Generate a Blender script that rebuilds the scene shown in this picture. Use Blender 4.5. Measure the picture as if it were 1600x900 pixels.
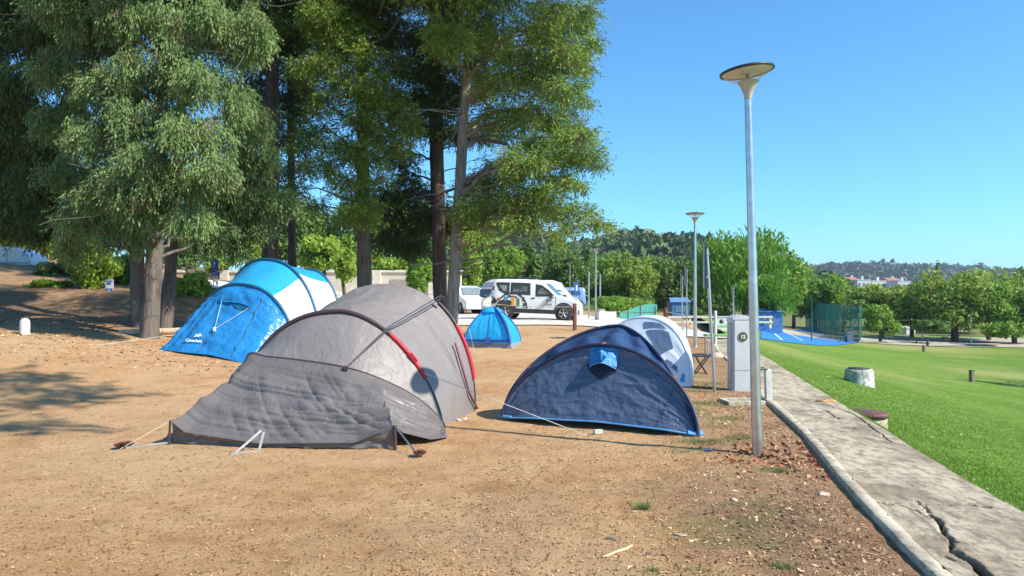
import bpy, bmesh, math, random
import numpy as np
from mathutils import Vector, Matrix
R = math.radians
for o in list(bpy.data.objects): bpy.data.objects.remove(o)
SC = bpy.context.scene
COL = SC.collection
# ------------------------------------------------------------------ camera
EYE = 1.6; F = 1155.6                                   # focal length in pixels of the 1600 px wide frame
cd = bpy.data.cameras.new('camera'); cam = bpy.data.objects.new('camera', cd); COL.objects.link(cam)
cd.sensor_width = 36; cd.lens = 26; cd.clip_start = .05; cd.clip_end = 6000
cam.location = (0, 0, EYE); cam.rotation_euler = (R(90.35), 0, 0)
SC.camera = cam
# ------------------------------------------------------------------ light
SUN = Vector((.678, -.332, .656)).normalized()
EL = math.asin(SUN.z); AZ = math.atan2(SUN.x, SUN.y)
w = bpy.data.worlds.new('World'); SC.world = w; w.use_nodes = True
nt = w.node_tree; nt.nodes.clear()
sky = nt.nodes.new('ShaderNodeTexSky'); sky.sky_type = 'NISHITA'; sky.sun_disc = False
sky.sun_elevation = EL; sky.sun_rotation = AZ; sky.altitude = 100; sky.air_density = 1.0; sky.dust_density = .35; sky.ozone_density = 3.0
tint = nt.nodes.new('ShaderNodeMix'); tint.data_type = 'RGBA'; tint.blend_type = 'MULTIPLY'; tint.inputs[0].default_value = 1
tint.inputs[7].default_value = (.50, .99, 1.25, 1)
bg = nt.nodes.new('ShaderNodeBackground'); bg.inputs[1].default_value = .12
wo = nt.nodes.new('ShaderNodeOutputWorld')
nt.links.new(sky.outputs[0], tint.inputs[6]); nt.links.new(tint.outputs[2], bg.inputs[0]); nt.links.new(bg.outputs[0], wo.inputs[0])
sl = bpy.data.lights.new('sun', 'SUN'); sl.energy = 5.0; sl.angle = R(.53); sl.color = (1, .93, .82)
so = bpy.data.objects.new('sun', sl); COL.objects.link(so); so.rotation_euler = SUN.to_track_quat('Z', 'Y').to_euler()
so.location = (20, -10, 30)
SC.view_settings.view_transform = 'Standard'; SC.view_settings.look = 'None'
SC.view_settings.exposure = .66; SC.view_settings.gamma = 1; SC.view_settings.use_curve_mapping = False
SC.render.engine = 'CYCLES'; SC.cycles.max_bounces = 6; SC.cycles.transparent_max_bounces = 12
SC.cycles.use_denoising = True
# ------------------------------------------------------------------ noise
def _h(ix, iy, iz, s):
    n = (ix * 374761393 + iy * 668265263 + iz * 2147483647 + s * 974711) & 0x7fffffff
    n = (n ^ (n >> 13)) * 1274126177 & 0x7fffffff
    n = (n ^ (n >> 16)) * 668265263 & 0x7fffffff
    return ((n >> 8) & 0xffff) / 65535.0
def vn(x, y, z=0, s=0):                                # value noise 0..1
    x, y, z = np.broadcast_arrays(np.asarray(x, float), np.asarray(y, float), np.asarray(z, float))
    ix, iy, iz = (np.floor(a).astype(np.int64) for a in (x, y, z))
    fx, fy, fz = x - ix, y - iy, z - iz
    fx, fy, fz = (f * f * (3 - 2 * f) for f in (fx, fy, fz))
    r = 0
    for a in (0, 1):
        for b in (0, 1):
            for c in (0, 1):
                r = r + (fx if a else 1 - fx) * (fy if b else 1 - fy) * (fz if c else 1 - fz) * _h(ix + a, iy + b, iz + c, s)
    return r
def fbm(x, y, z=0, s=0, o=4):
    r = 0; a = .5
    for k in range(o):
        r = r + a * (vn(x, y, z, s + k) - .5); x = x * 2.03; y = y * 2.03; z = np.asarray(z) * 2.03; a *= .5
    return r
def ridge(x, y, z=0, s=0): return 1 - np.abs(2 * vn(x, y, z, s) - 1)
def S(t): t = np.clip(t, 0, 1); return t * t * (3 - 2 * t)
# ------------------------------------------------------------------ terrain
def XL(y): return 1.52 + .2 * y + .04 * np.sin(np.asarray(y) * .9)
def XR(y): return 2.58 + .2 * np.asarray(y, float)
def H(x, y):
    x = np.asarray(x, float); y = np.asarray(y, float)
    s = np.maximum((x - XR(y)) * .98, 0)
    right = -.20 * np.clip(s / .5, 0, 1) - 3.1 * (1 - np.exp(-s ** 1.25 / 16))
    L = S((4 - x) / 4)
    left = .35 * S((y - 14) / 16) * S((9 - x) / 8)
    left = left + .1 * np.clip(-x - 3.5, 0, 8) * S((y - 9) / 6)
    left = left + .6 * S((y - 20.5) / 3.5) * S((-x - 3) / 4)
    left = left + .12 * np.clip(-x - 12, 0, 22) * S((y - 22) / 8)
    und = .03 * fbm(x * .35, y * .35, 0, 5, 3) * S((y - 2) / 6)
    far = S((np.hypot(x, y) - 90) / 120)
    z = np.where(s > 0, right, left) + und
    return z * (1 - far) + far * (-2.6)
def h(x, y): return float(H(x, y))
def P(px, py, d): return Vector(((px - 800) / F * d, d, EYE + (457 - py) / F * d))
def G(px, py, lo=3.0, hi=400):                          # where the view ray meets the terrain
    ys = np.exp(np.linspace(math.log(lo), math.log(hi), 4000))
    zr = EYE + (457 - py) / F * ys; xx = (px - 800) / F * ys
    k = np.nonzero(zr <= H(xx, ys))[0]
    k = k[0] if len(k) else -1
    return Vector((xx[k], ys[k], h(xx[k], ys[k])))
def GD(px, d): x = (px - 800) / F * d; return Vector((x, d, h(x, d)))
# ------------------------------------------------------------------ objects
def tag(o, label=None, cat=None, group=None, kind=None):
    for k, v in (('label', label), ('category', cat), ('group', group), ('kind', kind)):
        if v: o[k] = v
    return o
def thing(name, label, cat, loc=(0, 0, 0), rz=0, group=None):
    o = bpy.data.objects.new(name, None); COL.objects.link(o); o.location = loc; o.rotation_euler = (0, 0, rz)
    o.empty_display_size = .2
    return tag(o, label, cat, group)
def link(name, me, parent=None):
    o = bpy.data.objects.new(name, me); COL.objects.link(o)
    if parent: o.parent = parent
    return o
def dup(root, loc, rz=None, label=None, scale=None):
    def cp(o, par):
        c = o.copy(); COL.objects.link(c); c.parent = par
        for ch in [x for x in allobs if x.parent == o]: cp(ch, c)
        return c
    allobs = list(COL.objects)
    r = cp(root, None); r.location = loc
    if rz is not None: r.rotation_euler = (0, 0, rz)
    if label: r['label'] = label
    if scale: r.scale = scale if hasattr(scale, '__len__') else (scale,) * 3
    return r
def fast(name, V, Q, mats, parent=None, world=True, smooth=False, mi=None, attrs=None):
    V = np.asarray(V, np.float32).reshape(-1, 3)
    if parent is not None and world: V = V - np.array(parent.location, np.float32)
    Q = np.asarray(Q, np.int32); n, m = Q.shape
    me = bpy.data.meshes.new(name); me.vertices.add(len(V)); me.vertices.foreach_set('co', V.ravel())
    me.loops.add(n * m); me.loops.foreach_set('vertex_index', Q.ravel())
    me.polygons.add(n); me.polygons.foreach_set('loop_start', np.arange(0, n * m, m, dtype=np.int32))
    me.polygons.foreach_set('loop_total', np.full(n, m, np.int32))
    if smooth: me.polygons.foreach_set('use_smooth', np.ones(n, bool))
    for m_ in (mats if isinstance(mats, (list, tuple)) else [mats]): me.materials.append(m_)
    if mi is not None: me.polygons.foreach_set('material_index', np.asarray(mi, np.int32))
    for k, a in (attrs or {}).items():
        at = me.attributes.new(k, 'FLOAT', 'POINT'); at.data.foreach_set('value', np.asarray(a, np.float32).ravel())
    me.update(); me.validate()
    return link(name, me, parent)
def gridq(nu, nv):
    i = np.arange(nu - 1)[:, None] * nv + np.arange(nv - 1)[None, :]
    return np.stack([i, i + nv, i + nv + 1, i + 1], -1).reshape(-1, 4)
def surf(name, X, Y, Z, mat, parent=None, world=True, smooth=True, flip=False, mi=None, attrs=None):
    nu, nv = X.shape; q = gridq(nu, nv)
    if flip: q = q[:, ::-1]
    return fast(name, np.stack([X, Y, Z], -1).reshape(-1, 3), q, mat, parent, world, smooth, mi, attrs)
class MB:
    def __init__(s): s.v = []; s.f = []; s.m = []; s.sm = []
    def add(s, vs, fs, m=0, sm=False):
        b = len(s.v); s.v += [tuple(v) for v in vs]; s.f += [[b + i for i in f] for f in fs]
        s.m += [m] * len(fs); s.sm += [sm] * len(fs); return s
    def box(s, c, d, rz=0, m=0, rx=0, ry=0):
        M = Matrix.Translation(c) @ Matrix.Rotation(rz, 4, 'Z') @ Matrix.Rotation(ry, 4, 'Y') @ Matrix.Rotation(rx, 4, 'X')
        bv = min(d) * .06
        bm = bmesh.new(); bmesh.ops.create_cube(bm, size=1)
        bmesh.ops.scale(bm, vec=d, verts=bm.verts)
        bmesh.ops.bevel(bm, geom=bm.edges[:], offset=min(bv, .02), segments=1, affect='EDGES')
        vs = [M @ v.co for v in bm.verts]; fs = [[v.index for v in f.verts] for f in bm.faces]; bm.free()
        return s.add(vs, fs, m)
    def tube(s, pts, r, n=8, m=0, cap=True):
        pts = [Vector(p) for p in pts]; k = len(pts)
        rr = r if hasattr(r, '__len__') else [r] * k
        vs = []; up = None
        for i, p in enumerate(pts):
            t = (pts[min(i + 1, k - 1)] - pts[max(i - 1, 0)]).normalized()
            if up is None: up = Vector((1, 0, 0)) if abs(t.x) < .8 else Vector((0, 1, 0))
            a = (up - t * up.dot(t)).normalized(); b = t.cross(a); up = a
            vs += [p + (a * math.cos(2 * math.pi * j / n) + b * math.sin(2 * math.pi * j / n)) * rr[i] for j in range(n)]
        fs = [[i * n + j, i * n + (j + 1) % n, (i + 1) * n + (j + 1) % n, (i + 1) * n + j] for i in range(k - 1) for j in range(n)]
        s.add(vs, fs, m, True)
        if cap: s.add(vs[:n], [list(range(n))[::-1]], m); s.add(vs[-n:], [list(range(n))], m)
        return s
    def lathe(s, prof, n=24, m=0, c=(0, 0, 0), sm=True, M=None):
        c = Vector(c); vs = []
        for r_, z in prof:
            vs += [Vector((r_ * math.cos(2 * math.pi * j / n), r_ * math.sin(2 * math.pi * j / n), z)) for j in range(n)]
        vs = [(M @ v if M else v) + c for v in vs]
        fs = [[i * n + j, i * n + (j + 1) % n, (i + 1) * n + (j + 1) % n, (i + 1) * n + j] for i in range(len(prof) - 1) for j in range(n)]
        return s.add(vs, fs, m, sm)
    def prism(s, poly, d, m=0):                          # poly: 3D points, d: extrusion vector
        poly = [Vector(p) for p in poly]; d = Vector(d); n = len(poly)
        return s.add(poly + [p + d for p in poly], [list(range(n))[::-1], [n + i for i in range(n)]] + [[i, (i + 1) % n, n + (i + 1) % n, n + i] for i in range(n)], m)
    def build(s, name, mats, parent=None, world=False):
        o = Vector(parent.location) if (parent is not None and world) else Vector((0, 0, 0))
        me = bpy.data.meshes.new(name); me.from_pydata([tuple(Vector(v) - o) for v in s.v], [], s.f)
        for m_ in (mats if isinstance(mats, (list, tuple)) else [mats]): me.materials.append(m_)
        me.polygons.foreach_set('material_index', s.m); me.polygons.foreach_set('use_smooth', s.sm); me.update()
        return link(name, me, parent)
# ------------------------------------------------------------------ materials
def newmat(name):
    m = bpy.data.materials.new(name); m.use_nodes = True; t = m.node_tree
    return m, t, t.nodes['Principled BSDF'], t.links
def noise_node(t, scale, detail=4, rough=.6, coord='Object', sc=(1, 1, 1)):
    tc = t.nodes.new('ShaderNodeTexCoord'); mp = t.nodes.new('ShaderNodeMapping'); mp.inputs[3].default_value = sc
    n = t.nodes.new('ShaderNodeTexNoise'); n.inputs['Scale'].default_value = scale; n.inputs['Detail'].default_value = detail; n.inputs['Roughness'].default_value = rough
    t.links.new(tc.outputs[coord], mp.inputs[0]); t.links.new(mp.outputs[0], n.inputs[0]); return n
def ramp(t, src, stops):
    r = t.nodes.new('ShaderNodeValToRGB'); e = r.color_ramp.elements
    while len(e) < len(stops): e.new(.5)
    for k, (p, c) in enumerate(stops):
        e[k].position = p; e[k].color = (c, c, c, 1) if not hasattr(c, '__len__') else (*c, 1)
    t.links.new(src, r.inputs[0]); return r
def mixc(t, f, a, b, mode='MIX'):
    n = t.nodes.new('ShaderNodeMix'); n.data_type = 'RGBA'; n.blend_type = mode
    for i, v in ((0, f), (6, a), (7, b)):
        if hasattr(v, 'links') or hasattr(v, 'is_linked'): t.links.new(v, n.inputs[i])
        else: n.inputs[i].default_value = v if i == 0 else (*v, 1)
    return n.outputs[2]
def bump(t, src, strength, dist, prev=None):
    b = t.nodes.new('ShaderNodeBump'); b.inputs['Strength'].default_value = strength; b.inputs['Distance'].default_value = dist
    t.links.new(src, b.inputs['Height'])
    if prev: t.links.new(prev, b.inputs['Normal'])
    return b.outputs[0]
def mat(name, c, rough=.6, metal=0, var=.15, vs=6, bs=0, bscale=40, bd=.01, spec=None, emit=None, coord='Object'):
    m, t, p, l = newmat(name)
    p.inputs['Roughness'].default_value = rough; p.inputs['Metallic'].default_value = metal
    if spec is not None: p.inputs['Specular IOR Level'].default_value = spec
    n = noise_node(t, vs, coord=coord); lo = tuple(max(0, x * (1 - var * 1.6)) for x in c); hi = tuple(min(1, x * (1 + var)) for x in c)
    r = ramp(t, n.outputs[0], [(.3, lo), (.7, hi)]); l.new(r.outputs[0], p.inputs['Base Color'])
    if bs:
        n2 = noise_node(t, bscale, coord=coord); l.new(bump(t, n2.outputs[0], bs, bd), p.inputs['Normal'])
    return m
def cloth(name, c, rough=.5, transl=.18, fade=.12, crinkle=.35, cs=14, sheen=0, spec=.5):
    m, t, p, l = newmat(name)
    p.inputs['Roughness'].default_value = rough; p.inputs['Specular IOR Level'].default_value = spec
    n = noise_node(t, 2.2, 5); lo = tuple(x * (1 - fade) for x in c); hi = tuple(min(1, x * (1 + fade)) for x in c)
    r = ramp(t, n.outputs[0], [(.3, lo), (.7, hi)]); l.new(r.outputs[0], p.inputs['Base Color'])
    n2 = noise_node(t, cs, 3, .55, sc=(1, 1, .6)); n2.inputs['Distortion'].default_value = .5
    v = t.nodes.new('ShaderNodeTexVoronoi'); v.feature = 'DISTANCE_TO_EDGE'; v.inputs['Scale'].default_value = cs * .34
    tc = t.nodes.new('ShaderNodeTexCoord'); ad = t.nodes.new('ShaderNodeVectorMath'); ad.operation = 'ADD'
    nw = noise_node(t, 3.5, 3); l.new(tc.outputs['Object'], ad.inputs[0]); l.new(nw.outputs['Color'], ad.inputs[1]); l.new(ad.outputs[0], v.inputs['Vector'])
    vr = ramp(t, v.outputs['Distance'], [(0, 1.0), (.05, 0.0)])
    b1 = bump(t, n2.outputs[0], min(1, crinkle), .028); b2 = bump(t, vr.outputs[0], min(1, crinkle * .6), .0045, b1)
    wv = noise_node(t, 900, 1); b3 = bump(t, wv.outputs[0], .08, .001, b2)
    l.new(b3, p.inputs['Normal'])
    if transl:
        tr = t.nodes.new('ShaderNodeBsdfTranslucent'); l.new(r.outputs[0], tr.inputs[0]); l.new(b2, tr.inputs['Normal'])
        mx = t.nodes.new('ShaderNodeMixShader'); mx.inputs[0].default_value = transl
        l.new(p.outputs[0], mx.inputs[1]); l.new(tr.outputs[0], mx.inputs[2]); l.new(mx.outputs[0], t.nodes['Material Output'].inputs[0])
    return m
def leafmat(name, a, b, c=None, scale=.8, transl=.3, rough=.55):
    m, t, p, l = newmat(name); p.inputs['Roughness'].default_value = rough; p.inputs['Specular IOR Level'].default_value = .3
    n = noise_node(t, scale, 3, .6); r = ramp(t, n.outputs[0], [(.33, a), (.66, b)])
    at = t.nodes.new('ShaderNodeAttribute'); at.attribute_name = 'rnd'
    col = mixc(t, .5, r.outputs[0], ramp(t, at.outputs['Fac'], [(0, tuple(x * .7 for x in a)), (.5, b), (1, tuple(min(1, x * 1.5) for x in b))]).outputs[0])
    if c: 
        n3 = noise_node(t, scale * 1.7, 3, .7); col = mixc(t, ramp(t, n3.outputs[0], [(.58, 0.), (.66, 1.)]).outputs[0], col, c)
    l.new(col, p.inputs['Base Color'])
    tr = t.nodes.new('ShaderNodeBsdfTranslucent'); l.new(col, tr.inputs[0])
    mx = t.nodes.new('ShaderNodeMixShader'); mx.inputs[0].default_value = transl
    l.new(p.outputs[0], mx.inputs[1]); l.new(tr.outputs[0], mx.inputs[2]); l.new(mx.outputs[0], t.nodes['Material Output'].inputs[0])
    return m
def barkmat(name, a, b, sc=1, c=None):
    m, t, p, l = newmat(name); p.inputs['Roughness'].default_value = .9
    n = noise_node(t, 9 * sc, 6, .7, sc=(1, 1, .12)); n2 = noise_node(t, 1.3, 3)
    col = ramp(t, n.outputs[0], [(.32, a), (.68, b)]).outputs[0]
    if c: col = mixc(t, ramp(t, n2.outputs[0], [(.5, 0.), (.6, 1.)]).outputs[0], col, c)
    l.new(col, p.inputs['Base Color']); l.new(bump(t, n.outputs[0], 1.0, .06), p.inputs['Normal']); return m
def glassy(name, c, rough=.05, alpha=.4):
    m, t, p, l = newmat(name); p.inputs['Base Color'].default_value = (*c, 1); p.inputs['Roughness'].default_value = rough
    p.inputs['Alpha'].default_value = alpha; return m
def text_mesh(name, body, size, mat_, parent, M, extrude=.002, bold=0, xs=1):
    cu = bpy.data.curves.new(name, 'FONT'); cu.body = body; cu.size = size; cu.extrude = extrude; cu.offset = bold
    cu.align_x = 'CENTER'; cu.align_y = 'CENTER'
    tmp = bpy.data.objects.new('tmp', cu); COL.objects.link(tmp)
    dg = bpy.context.evaluated_depsgraph_get(); me = bpy.data.meshes.new_from_object(tmp.evaluated_get(dg))
    bpy.data.objects.remove(tmp); me.transform(M @ Matrix.Scale(xs, 4, (1, 0, 0))); me.materials.clear(); me.materials.append(mat_)
    return link(name, me, parent)
# ================================================================== SETTING
def ground_mat():
    m, t, p, l = newmat('dry_dirt'); p.inputs['Roughness'].default_value = .95; p.inputs['Specular IOR Level'].default_value = .15
    big = noise_node(t, .35, 5, .6); mid = noise_node(t, 3.2, 6, .7); fine = noise_node(t, 55, 6, .75); sp = noise_node(t, 150, 2, .5)
    c1 = ramp(t, mid.outputs[0], [(.3, (.34, .18, .08)), (.52, (.47, .275, .13)), (.72, (.55, .34, .175))]).outputs[0]
    c2 = mixc(t, ramp(t, big.outputs[0], [(.42, 0.), (.6, .55)]).outputs[0], c1, (.57, .395, .225))
    c3 = mixc(t, ramp(t, fine.outputs[0], [(.3, .85), (.48, 0.)]).outputs[0], c2, (.17, .085, .04))
    c4 = mixc(t, ramp(t, sp.outputs[0], [(.64, 0.), (.74, .5)]).outputs[0], c3, (.66, .47, .28))
    dk = t.nodes.new('ShaderNodeAttribute'); dk.attribute_name = 'humus'
    hum = mixc(t, ramp(t, mid.outputs[0], [(.4, 0.), (.6, 1.)]).outputs[0], (.16, .085, .05), (.28, .17, .09))
    hum = mixc(t, ramp(t, fine.outputs[0], [(.5, 0.), (.62, .8)]).outputs[0], hum, (.42, .30, .18))
    c5 = mixc(t, dk.outputs['Fac'], c4, hum)
    gr = t.nodes.new('ShaderNodeAttribute'); gr.attribute_name = 'green'
    c6 = mixc(t, gr.outputs['Fac'], c5, mixc(t, mid.outputs[0], (.05, .10, .02), (.16, .2, .06)))
    l.new(c6, p.inputs['Base Color'])
    b1 = bump(t, mid.outputs[0], .5, .05); b2 = bump(t, fine.outputs[0], .9, .02, b1); l.new(b2, p.inputs['Normal']); return m
def axis(parts):
    out = []
    for a, b, n in parts: out += list(np.linspace(a, b, n, endpoint=False))
    return np.array(out + [parts[-1][1]])
gx = axis([(-1500, -200, 14), (-200, -40, 40), (-40, -9, 60), (-9, 7, 330), (7, 40, 60), (40, 200, 40), (200, 1500, 14)])
gy = axis([(-60, -2, 15), (-2, 3, 20), (3, 12, 240), (12, 24, 120), (24, 60, 90), (60, 200, 60), (200, 2500, 30)])
X, Y = np.meshgrid(gx, gy, indexing='ij')
Z = H(X, Y)
near = (Y > 2.5) & (Y < 26) & (X > -14) & (X < XL(Y))
Z = Z + near * (.045 * fbm(X * 1.6, Y * 1.6, 0, 11, 4) + .014 * fbm(X * 14, Y * 14, 0, 21, 2))
kd = (XL(Y) - X)                                         # distance left of the kerb
Z = Z - .012 * np.exp(-np.clip(kd, 0, 9) * 3.2) * (Y < 22) * (Y > -2)
Z = np.where(X > XL(Y) + .12, Z - .25 - .004 * np.hypot(X, Y) * (np.hypot(X, Y) > 30), Z)
hum = np.clip(S(1 - kd / 1.7) * .75 * (kd > 0) + S((Y - 17.0 - .2 * (X + 8)) / 2.) * (X < -2) * (X > -30) * (Y < 60) * .75 * S((-1.5 - X) / 3), 0, 1)
hum = np.clip(hum + .35 * S((fbm(X * .8, Y * .8, 0, 71, 3) + .02) * 6) * S((X - .3) / 1.5) * (kd > 0) * (Y < 14), 0, 1)
hum = np.clip(hum + .42 * S((7.2 - Y + 1.5 * fbm(X * .5, Y * .5, 0, 73, 3)) / 3) * S((X + 2.6) / 2.5) * S((fbm(X * 1.3, Y * 1.3, 0, 75, 4) + .16) * 4) * (kd > 0), 0, 1)
grn = np.clip(S((Y - 45) / 20) * .8 + (kd > 0) * (Y < 20) * S(1 - abs(kd - 1.0) / .9) * S((fbm(X * 2, Y * 2, 0, 31, 3) - .03) * 7) * .5, 0, 1)
gm = ground_mat()
g = surf('ground', X, Y, Z, gm, attrs={'humus': hum, 'green': grn}); tag(g, 'dry orange brown dirt ground of the campsite', kind='structure')

# path of concrete slabs with a jagged crack
def conc(name, base, dirt, dark):
    m, t, p, l = newmat(name); p.inputs['Roughness'].default_value = .9; p.inputs['Specular IOR Level'].default_value = .2
    a = noise_node(t, 1.6, 6, .65, sc=(1, .5, 1)); b = noise_node(t, 11, 7, .75, sc=(1, .45, 1)); c = noise_node(t, 70, 4, .7)
    c1 = ramp(t, a.outputs[0], [(.40, dirt), (.5, base), (.58, tuple(min(1, x * 1.12) for x in base))]).outputs[0]
    c2 = mixc(t, ramp(t, b.outputs[0], [(.4, .75), (.54, 0.)]).outputs[0], c1, dark)
    c3 = mixc(t, ramp(t, c.outputs[0], [(.35, .35), (.5, 0.)]).outputs[0], c2, tuple(x * .5 for x in dark))
    at = t.nodes.new('ShaderNodeAttribute'); at.attribute_name = 'crack'
    c4 = mixc(t, at.outputs['Fac'], c3, (.045, .035, .018))
    l.new(c4, p.inputs['Base Color']); l.new(bump(t, c.outputs[0], .5, .006, bump(t, b.outputs[0], .5, .015)), p.inputs['Normal']); return m
path_m = conc('weathered_concrete', (.47, .40, .285), (.30, .24, .165), (.15, .12, .085))
def segd(px, py, pts):
    d = np.full(px.shape, 9.)
    for (a, b), (c, e) in zip(pts[:-1], pts[1:]):
        vx, vy = c - a, e - b; t = np.clip(((px - a) * vx + (py - b) * vy) / (vx * vx + vy * vy), 0, 1)
        d = np.minimum(d, np.hypot(px - a - t * vx, py - b - t * vy))
    return d
def flat(px, py, z=.035): d = (EYE - z) * F / (py - 457); return ((px - 800) / F * d, d)
ys = axis([(-3, 3.6, 30), (3.6, 9.5, 520), (9.5, 26, 300)]); us = np.linspace(0, 1, 84)
U, YY = np.meshgrid(us, ys, indexing='ij')
xl, xr = XL(YY) + .12, XR(YY) + .05 * fbm(YY * 1.1, YY * 0, 0, 3, 3)
PX = xl + U * (xr - xl)
wob = .055 * fbm(PX * 13, YY * 13, 0, 41, 3); wob2 = .055 * fbm(PX * 13 + 50, YY * 13, 0, 43, 3)
cr = lambda pts, wd: S((wd - segd(PX + wob, YY + wob2, [flat(*q) for q in pts])) / .012)
crack = np.maximum.reduce([
    cr([(1452, 806), (1464, 815), (1476, 838), (1490, 850)], .020), cr([(1482, 860), (1502, 868), (1524, 885), (1552, 915)], .028), cr([(1484, 846), (1482, 858), (1494, 864)], .012), cr([(1474, 868), (1484, 874)], .014),
    cr([(1450, 803), (1443, 790), (1430, 782)], .016), cr([(1370, 785), (1450, 788), (1500, 790), (1548, 795)], .019),
    cr([(1370, 785), (1410, 790), (1452, 812)], .010),
    cr([(1210, 640), (1290, 641), (1310, 655)], .013), cr([(1282, 630), (1330, 645), (1392, 690)], .012)])
crack = np.maximum(crack, cr([(1488, 868), (1540, 872), (1600, 880)], .010))
for jy in (13.6, 16.8, 20.1): crack = np.maximum(crack, S((.02 - abs(YY + wob * .5 - jy)) / .012) * .8)
PZ = .035 + .006 * fbm(PX * 3, YY * 3, 0, 51, 4) + .012 * fbm(PX * .7, YY * .7, 0, 61, 2)
side = S((PX - flat(1490, 860)[0] + .2 * (flat(1490, 860)[1] - YY)) / .03) * (YY < flat(1548, 795)[1] + .25 * (PX - flat(1450, 788)[0]))
PZ = PZ - crack * .05 + side * .012 * (YY < 5.6)
PZ = np.where(YY > 14, PZ + H(XL(YY) + .3, YY) * 0, PZ)
PZ[-1] -= .14; PZ[-2] -= .01
path = surf('path', PX, YY, PZ, path_m, attrs={'crack': crack}); tag(path, 'cracked weathered concrete footpath', kind='structure')
# kerb: separate strip standing above path and soil
kerb_m = conc('kerb_concrete', (.56, .49, .37), (.43, .37, .27), (.26, .215, .15))
kc = [(-.030, -.16), (-.030, .034), (-.024, .040), (.057, .044), (.065, .038), (.065, -.1)]
ky = np.concatenate([np.arange(-3, 12.0, .05)]); n = len(ky)
kx = XL(ky) + .06 + .03 * (vn(np.floor((ky + .3) / 1.0) * 3.7, 0 * ky, 0, 91) - .5)
KX = kx[:, None] + np.array([c[0] for c in kc])[None] ; KY = np.repeat(ky[:, None], 6, 1)
joint = (np.abs((ky + .3) % 1.0 - .5) < .02)
KZ = np.array([c[1] for c in kc])[None] + (.01 * fbm(ky * 1.1, ky * 0, 0, 17, 2))[:, None] - (joint[:, None] * np.array([0, .02, .012, .012, .02, 0])[None])
k = surf('kerb', KX, KY, KZ, kerb_m, smooth=False); tag(k, 'pale concrete kerb along the footpath', kind='structure')
ky2 = np.arange(12.4, 26, .1); KX = (XL(ky2) + .06)[:, None] + np.array([c[0] for c in kc])[None] + (.25 * S((ky2 - 12.4) / 1.5))[:, None] * 0
k2 = surf('kerb', KX, np.repeat(ky2[:, None], 6, 1), np.array([c[1] for c in kc])[None] + 0 * KX, kerb_m, smooth=False); tag(k2, 'far stretch of pale kerb beyond the tap', kind='structure')

# lawn
def lawn_mat():
    m, t, p, l = newmat('lawn'); p.inputs['Roughness'].default_value = .9; p.inputs['Specular IOR Level'].default_value = .1
    a = noise_node(t, .16, 5, .65, sc=(1, 2.2, 1)); b = noise_node(t, 4, 6, .7); c = noise_node(t, 60, 3, .7)
    c1 = ramp(t, a.outputs[0], [(.38, (.145, .25, .032)), (.55, (.20, .30, .05)), (.7, (.29, .31, .09))]).outputs[0]
    c2 = mixc(t, ramp(t, b.outputs[0], [(.35, .75), (.55, 0.)]).outputs[0], c1, (.07, .16, .018))
    c3 = mixc(t, ramp(t, c.outputs[0], [(.35, .6), (.5, 0.)]).outputs[0], c2, (.04, .09, .012))
    at = t.nodes.new('ShaderNodeAttribute'); at.attribute_name = 'dry'
    c4 = mixc(t, at.outputs['Fac'], c3, (.36, .33, .12))
    l.new(c4, p.inputs['Base Color']); l.new(bump(t, c.outputs[0], .9, .03, bump(t, b.outputs[0], .5, .05)), p.inputs['Normal']); return m
ly = axis([(-6, 3, 20), (3, 15, 120), (15, 30, 60), (30, 82, 80)]); ls = axis([(0, 1, 20), (1, 10, 60), (10, 30, 50), (30, 75, 40)])
SS, LY = np.meshgrid(ls, ly, indexing='ij'); LX = XR(LY) + SS - .02 * (SS == 0)
LZ = H(LX, LY) + .012 + .02 * fbm(LX * 1.3, LY * 1.3, 0, 81, 3)
LZ = np.where(SS == 0, .0, LZ)
dry = .75 * S((fbm(LX * .09, LY * .09, 0, 13, 3) - .02) * 5) * S((LY - 18) / 15)
for (px, py, rx, ry) in ((1590, 588, 4, 2.4), (1440, 545, 6, 4), (1380, 535, 4, 5)):
    q = G(px, py); dry = np.maximum(dry, .75 * np.exp(-(((LX - q.x) / rx) ** 2 + ((LY - q.y) / ry) ** 2)))
lawn = surf('lawn', LX, LY, LZ, lawn_mat(), attrs={'dry': dry}); tag(lawn, 'mown green lawn sloping away from the path', kind='structure')
# road of pale gravel
def strip(name, fn, nu, nv, m, label, dz=.03, parent=None):
    u, v = np.meshgrid(np.linspace(0, 1, nu), np.linspace(0, 1, nv), indexing='ij'); x, y = fn(u, v)
    o = surf(name, x, y, H(x, y) + dz, m); tag(o, label, kind='structure'); return o
road_m = conc('pale_gravel_road', (.66, .62, .55), (.55, .50, .43), (.42, .38, .33))
def road_fn(u, v):
    x = -16 + 23.5 * u; y0 = 28.2 + .4 * np.sin(u * 9) - 3.6 * S((x - 2.5) / 3.5) ; y1 = 45 + 0 * u
    y = y0 + v * (y1 - y0); return np.minimum(x, XL(y) + .9), y
strip('road', road_fn, 120, 60, road_m, 'pale gravel track in front of the parked vehicles', .035)
def quad_fn(a, b, c, d):
    return lambda u, v: ((a.x * (1 - u) + b.x * u) * (1 - v) + (d.x * (1 - u) + c.x * u) * v, (a.y * (1 - u) + b.y * u) * (1 - v) + (d.y * (1 - u) + c.y * u) * v)
strip('road', quad_fn(G(1275, 512.5), Vector((75, 62, 0)), Vector((75, 84, 0)), G(1270, 509.5)) if False else (lambda u, v: (24 + 60 * u, 64 + 2 * u + v * 14)), 80, 30, conc('asphalt_road', (.52, .45, .36), (.40, .34, .27), (.24, .20, .17)), 'greyish dirt road beyond the lawn', .06)
court_m = mat('blue_court', (.03, .20, .62), .6, var=.12, vs=1.2)
ca, cb, cc, ce = G(1188, 530), G(1344, 535.5), G(1264, 514), G(1190, 513.5)
court_fn = quad_fn(ca, cb, cc, ce)
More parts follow.
